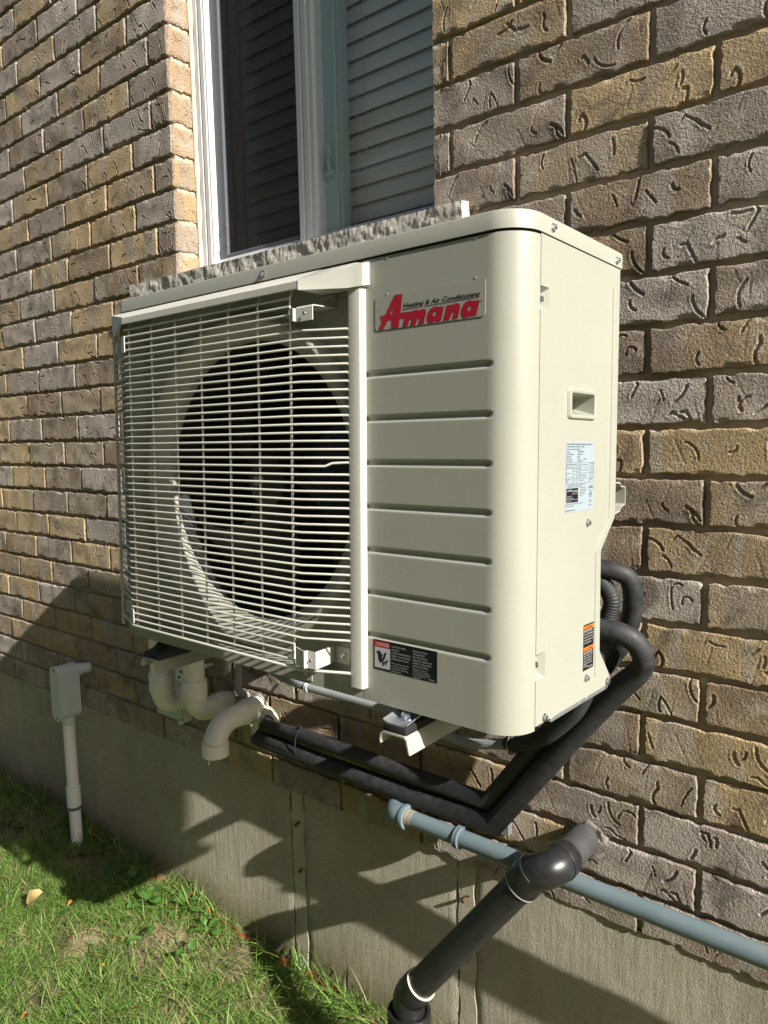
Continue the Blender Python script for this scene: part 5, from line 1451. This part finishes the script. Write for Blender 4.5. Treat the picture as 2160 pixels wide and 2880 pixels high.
# ---- grass blades: one mesh, colour per blade
R = np.random.RandomState(21)
def nz2(x, y, f, s):
    return 0.5 + 0.25 * (np.sin(x * f * 1.0 + s) * np.cos(y * f * 1.3 + s * 2) + np.sin(x * f * 2.3 + y * f * 1.7 + s * 3) + 0.6 * np.sin(x * f * 4.1 - y * f * 3.3 + s))
def blades(x, y, hgt, wid, lean, curl, colr, seg=3):
    n = len(x); z = ground_z(x, y) - 0.004
    az = R.rand(n) * 2 * np.pi
    dx, dy = np.cos(az), np.sin(az)
    fa = az + np.pi / 2 + R.randn(n) * 0.6
    sx, sy = np.cos(fa), np.sin(fa)
    V = np.zeros((n, 2 * seg + 1, 3), np.float32)
    for i in range(seg + 1):
        t_ = i / seg
        off = hgt * (lean * t_ + curl * t_ ** 2.2)
        px = x + dx * off; py = y + dy * off
        pz = z + hgt * (t_ - 0.42 * curl * t_ ** 2.6)
        w = wid * (1 - t_ ** 1.6) * 0.5 + 0.0002
        if i < seg:
            V[:, 2 * i] = np.stack([px - sx * w, py - sy * w, pz], -1); V[:, 2 * i + 1] = np.stack([px + sx * w, py + sy * w, pz], -1)
        else: V[:, 2 * seg] = np.stack([px, py, pz], -1)
    V[:, :, 1] = np.minimum(V[:, :, 1], 0.002)
    T = []
    for i in range(seg - 1):
        a = 2 * i; T += [(a, a + 1, a + 3), (a, a + 3, a + 2)]
    a = 2 * (seg - 1); T.append((a, a + 1, a + 2))
    T = np.array(T)
    F = (np.arange(n)[:, None, None] * (2 * seg + 1) + T[None]).reshape(-1, 3)
    C = np.repeat(colr[:, None, :], 2 * seg + 1, axis=1)
    # pale foot, greener tip
    return V.reshape(-1, 3), F, C.reshape(-1, 3)
def bcol(n, dry):
    t_ = R.rand(n, 1)
    g = np.array([[0.070, 0.155, 0.020]]) * (1 - t_) + np.array([[0.25, 0.40, 0.09]]) * t_
    g *= (0.75 + 0.5 * R.rand(n, 1))
    d = np.array([[0.46, 0.38, 0.20]]) * (0.6 + 0.6 * R.rand(n, 1))
    m_ = (R.rand(n, 1) < np.asarray(dry).reshape(-1, 1))
    return np.where(m_, d, g)
# bare patches (x, y, radius)
BARE = [(-1.40, -0.20, 0.11), (-1.22, -0.13, 0.10), (-1.62, -0.36, 0.09), (-1.02, -0.14, 0.07), (-2.34, -0.16, 0.13), (-1.95, -0.09, 0.10), (-1.50, -0.52, 0.06), (-1.18, -0.33, 0.06)]
def bare(x, y):
    b = np.zeros_like(x)
    for bx, by, br_ in BARE: b = np.maximum(b, np.exp(-(((x - bx) ** 2 + (y - by) ** 2) / br_ ** 2)))
    return b
PV = []; PF = []; PC = []; n0 = 0
def addb(x, y, *a, **k):
    global n0
    v, f, c = blades(x, y, *a, **k); PV.append(v); PF.append(f + n0); PC.append(c); n0 += len(v)
n = 230000
x = -3.7 + 3.9 * R.rand(n); y = -1.25 + 1.25 * R.rand(n) ** 0.9
keep = R.rand(n) < np.clip(1.05 - 0.93 * bare(x, y) - 0.35 * (nz2(x, y, 6, 1) < 0.38) - 0.3 * (nz2(x, y, 23, 5) < 0.40) - 0.75 * (y > -0.035), 0.04, 1)
keep &= ~((x > -0.62) & (y > -0.30))
x, y = x[keep], y[keep]; n = len(x)
hg = (0.020 + 0.040 * R.rand(n) ** 1.3) * (0.65 + 0.7 * nz2(x, y, 9, 4))
addb(x, y, hg, 0.0012 + 0.0014 * R.rand(n), 0.15 + 0.75 * R.rand(n), 0.2 + 0.8 * R.rand(n), bcol(n, 0.10 + 0.35 * bare(x, y)))
# longer loose blades
n = 5000
x = -3.5 + 3.4 * R.rand(n); y = -1.2 + 1.19 * R.rand(n)
kp = (R.rand(n) < 1 - 0.7 * bare(x, y)) & ~((x > -0.66) & (y > -0.30)); x, y = x[kp], y[kp]; n = len(x)
addb(x, y, 0.05 + 0.05 * R.rand(n), 0.0022 + 0.0018 * R.rand(n), 0.2 + 0.7 * R.rand(n), 0.4 + 0.9 * R.rand(n), bcol(n, np.full(n, 0.07)), seg=5)
# unmown fringe along the foundation
n = 2600
x = -3.6 + 3.55 * R.rand(n); y = -0.012 - 0.055 * R.rand(n) ** 1.5
kp = (nz2(x, y * 0, 5, 2) > 0.40) & ~((x > -0.70) & (x < -0.36)); x, y = x[kp], y[kp]; n = len(x)
addb(x, y, 0.05 + 0.085 * R.rand(n) ** 1.6, 0.0024 + 0.002 * R.rand(n), 0.1 + 0.5 * R.rand(n), 0.3 + 0.9 * R.rand(n), bcol(n, np.full(n, 0.12)), seg=6)
# tall arching clumps
for cx_, cy_, m_, hh in ((-1.18, -0.03, 16, 0.13), (-1.03, -0.03, 14, 0.16), (-0.84, -0.03, 12, 0.13), (-0.50, -0.05, 7, 0.22), (-0.36, -0.05, 9, 0.12), (-1.85, -0.05, 12, 0.10), (-2.25, -0.06, 14, 0.12), (-1.30, -0.25, 10, 0.11), (-0.92, -0.10, 10, 0.15)):
    x = cx_ + R.randn(m_) * 0.02; y = np.minimum(cy_ + R.randn(m_) * 0.012, -0.008)
    addb(x, y, hh * (0.6 + 0.5 * R.rand(m_)), 0.0034 + 0.0016 * R.rand(m_), 0.1 + 0.35 * R.rand(m_), 0.5 + 0.8 * R.rand(m_), bcol(m_, np.full(m_, 0.05)), seg=8)
me = npmesh("grass", np.concatenate(PV), np.concatenate(PF))
ca = me.color_attributes.new("blade", 'FLOAT_COLOR', 'POINT')
C4 = np.concatenate(PC); C4 = np.concatenate([C4, np.ones((len(C4), 1))], 1).astype(np.float32); ca.data.foreach_set('color', C4.ravel())
def leafmat(name, attr=None, base=(0.1, 0.2, 0.03), rough=0.5, trans=0.35):
    m = bpy.data.materials.new(name); m.use_nodes = True
    q = N(m); t = q.t; out = t.nodes['Material Output']
    q.p.inputs['Roughness'].default_value = rough; q.p.inputs['Specular IOR Level'].default_value = 0.35
    tl = q.n('ShaderNodeBsdfTranslucent'); mx = q.n('ShaderNodeMixShader'); mx.inputs[0].default_value = trans
    if attr:
        a = q.n('ShaderNodeVertexColor'); a.layer_name = attr; src = a.outputs[0]
    else:
        nn_ = q.noise(q.coord(), 60, 3); src = q.mix(nn_.outputs['Fac'], tuple(b * 0.7 for b in base), tuple(b * 1.35 for b in base))
    q.base(src); br2 = q.mix(1.0, src, (1.0, 0.95, 0.5), 'MULTIPLY'); q.l(br2, tl.inputs['Color'])
    q.l(q.p.outputs[0], mx.inputs[1]); q.l(tl.outputs[0], mx.inputs[2]); q.l(mx.outputs[0], out.inputs['Surface'])
    return m
me.materials.append(leafmat("grass_blade", "blade"))
tag(link("grass", me, None, None, smooth=False), "short sunlit lawn grass with longer blades by the foundation", "grass", kind='stuff')

# ---- broadleaf weeds, dry leaves
M_weed = leafmat("weed_leaf", None, (0.085, 0.19, 0.035), 0.45, 0.3)
M_dry = leafmat("dry_leaf", None, (0.50, 0.38, 0.15), 0.7, 0.15)
M_orange = leafmat("orange_leaf", None, (0.55, 0.24, 0.04), 0.7, 0.2)
def leaf_mesh(name, L, W, cup, m, wavy=0.0, seed=0):
    r = random.Random(seed); n = 7; V = []; F = []
    for i in range(n + 1):
        t_ = i / n
        w = W * math.sin(math.pi * min(1, 0.06 + 0.94 * t_)) ** 0.6 * (0.85 + 0.15 * math.sin(t_ * 9 + seed))
        z = cup * L * math.sin(math.pi * t_ * 0.8) - 0.2 * cup * L * t_ * t_
        for s_ in (-1, -0.5, 0, 0.5, 1):
            V.append((t_ * L, s_ * w * 0.5, z + abs(s_) * W * 0.12 + wavy * r.uniform(-1, 1) * W))
    for i in range(n):
        for k in range(4): a = i * 5 + k; F.append((a, a + 5, a + 6, a + 1))
    me = bpy.data.meshes.new(name); me.from_pydata(V, [], F); me.materials.append(m); me.shade_smooth(); return me
WL = [leaf_mesh("leaf", 0.042, 0.036, 0.25, M_weed, 0.02, 1), leaf_mesh("leaf", 0.030, 0.024, 0.3, M_weed, 0.02, 2)]
wr = random.Random(9)
for (x, y, sc, nl, lab) in ((-1.50, -0.065, 1.15, 5, "broadleaf weed growing nearest the red strip, large round leaves"), (-1.60, -0.14, 1.25, 6, "large round leaved weed in the shadow edge of the grass"), (-1.36, -0.09, 0.95, 6, "round leaved weed in the sun beside the red strip"),
                            (-1.46, -0.24, 0.8, 6, "small clustered weed in the middle of the sunlit grass"), (-1.30, -0.20, 0.75, 5, "small weed at the edge of a bare sandy patch"), (-1.72, -0.12, 1.1, 5, "dark weed in the shade by the foundation"), (-1.66, -0.60, 0.8, 5, "small weed in the lawn near the left picture edge")):
    w = tag(empty("weed", (x, y, float(ground_z(x, y)))), lab, "weed", "broadleaf weeds in the lawn")
    for i in range(nl):
        o = bpy.data.objects.new("leaf", WL[i % 2]); COL.objects.link(o); o.parent = w
        a = 2 * math.pi * i / nl + wr.uniform(-0.4, 0.4)
        o.location = (0.012 * math.cos(a), 0.012 * math.sin(a), 0.016 + wr.uniform(0, 0.03)); o.rotation_euler = (wr.uniform(-0.3, 0.3), wr.uniform(-0.5, 0.15), a); o.scale = (sc, sc, sc)
def single(name, me, x, y, z, rot, sc, lab, cat, grp=None):
    o = bpy.data.objects.new(name, me); COL.objects.link(o); o.location = (x, y, float(ground_z(x, y)) + z); o.rotation_euler = rot; o.scale = (sc, sc, sc)
    return tag(o, lab, cat, grp)
DL = leaf_mesh("dry_leaf", 0.062, 0.056, 0.35, M_dry, 0.03, 5)
single("dry_leaf", DL, -1.86, -0.385, 0.036, (0.5, -0.5, 0.9), 1.0, "large pale yellow dry leaf lying on the grass at left", "leaf")
OL = leaf_mesh("orange_leaf", 0.020, 0.012, 0.3, M_orange, 0.05, 3)
for (x, y, rz_, lab) in ((-1.76, -0.52, 0.3, "small orange leaf lying below the big dry leaf"), (-1.78, -0.30, 1.6, "small orange leaf upright right of the big dry leaf"), (-1.52, -0.30, 0.8, "small orange leaf between the weeds"), (-1.46, -0.38, 0.4, "small orange leaf beside the bare patch"), (-1.44, -0.60, 1.7, "narrow orange leaf lowest in the lawn"), (-1.68, -0.66, 1.2, "reddish orange leaf near the left picture edge")):
    single("orange_leaf", OL, x, y, 0.030, (wr.uniform(-0.6, 0.6), wr.uniform(-0.6, 0.6), rz_), 1.0, lab, "leaf", "small orange leaves on the lawn")
# red strip of membrane along the foot of the wall
st = B(); V = []; F = []
n = 220
for i in range(n + 1):
    x = -1.93 + 1.26 * i / n
    h_ = 0.003 * math.sin(x * 8.0 + 1.2) + 0.004 * math.sin(x * 61) + 0.003 * math.sin(x * 149) + (0.016 if -1.13 < x < -0.90 else -0.002)
    gz_ = float(ground_z(x, -0.02))
    zt_ = gz_ + 0.012 + h_ + 0.003 * math.sin(x * 137)
    yy_ = -0.016 - 0.004 * math.sin(x * 13) - 0.003 * math.sin(x * 71)
    V += [(x, yy_, gz_ - 0.03), (x, yy_ - 0.004, zt_ - 0.009), (x, yy_ - 0.001, zt_), (x, yy_ + 0.002, zt_ - 0.001), (x, yy_ + 0.002, gz_ - 0.03)]
for i in range(n):
    for k in range(4): a = 5 * i + k; F.append((a, a + 5, a + 6, a + 1))
st.add(V, F); tag(st.build("membrane_strip", M_strip, None), "frayed red plastic strip along the foot of the foundation", "plastic strip")

# ---------------- unseen building added behind the camera, blocks sky to darken the shadows
nh = tag(empty("sky_blocker", (-1.0, -4.6, -1.5)), "plain unseen wall and slab added behind the camera to block part of the sky", "house")
b = B(); b.box((-9.0, -4.9, -1.6), (9.0, -4.6, 2.7)); wpart(b, "blocker_wall", rough_mineral("sky_blocker_brick", (0.30, 0.24, 0.17), (0.22, 0.17, 0.12), 6, 90, 0.5, 0.004), nh, smooth=False)
b = B(); b.prism([(-4.35, 2.70), (-4.35, 2.82), (-8.5, 5.4), (-8.5, 5.28)], 'x', -9.4, 9.4)
b.v = [(x, y, z) for x, y, z in b.v]; wpart(b, "blocker_roof", M_dark, nh, smooth=False)
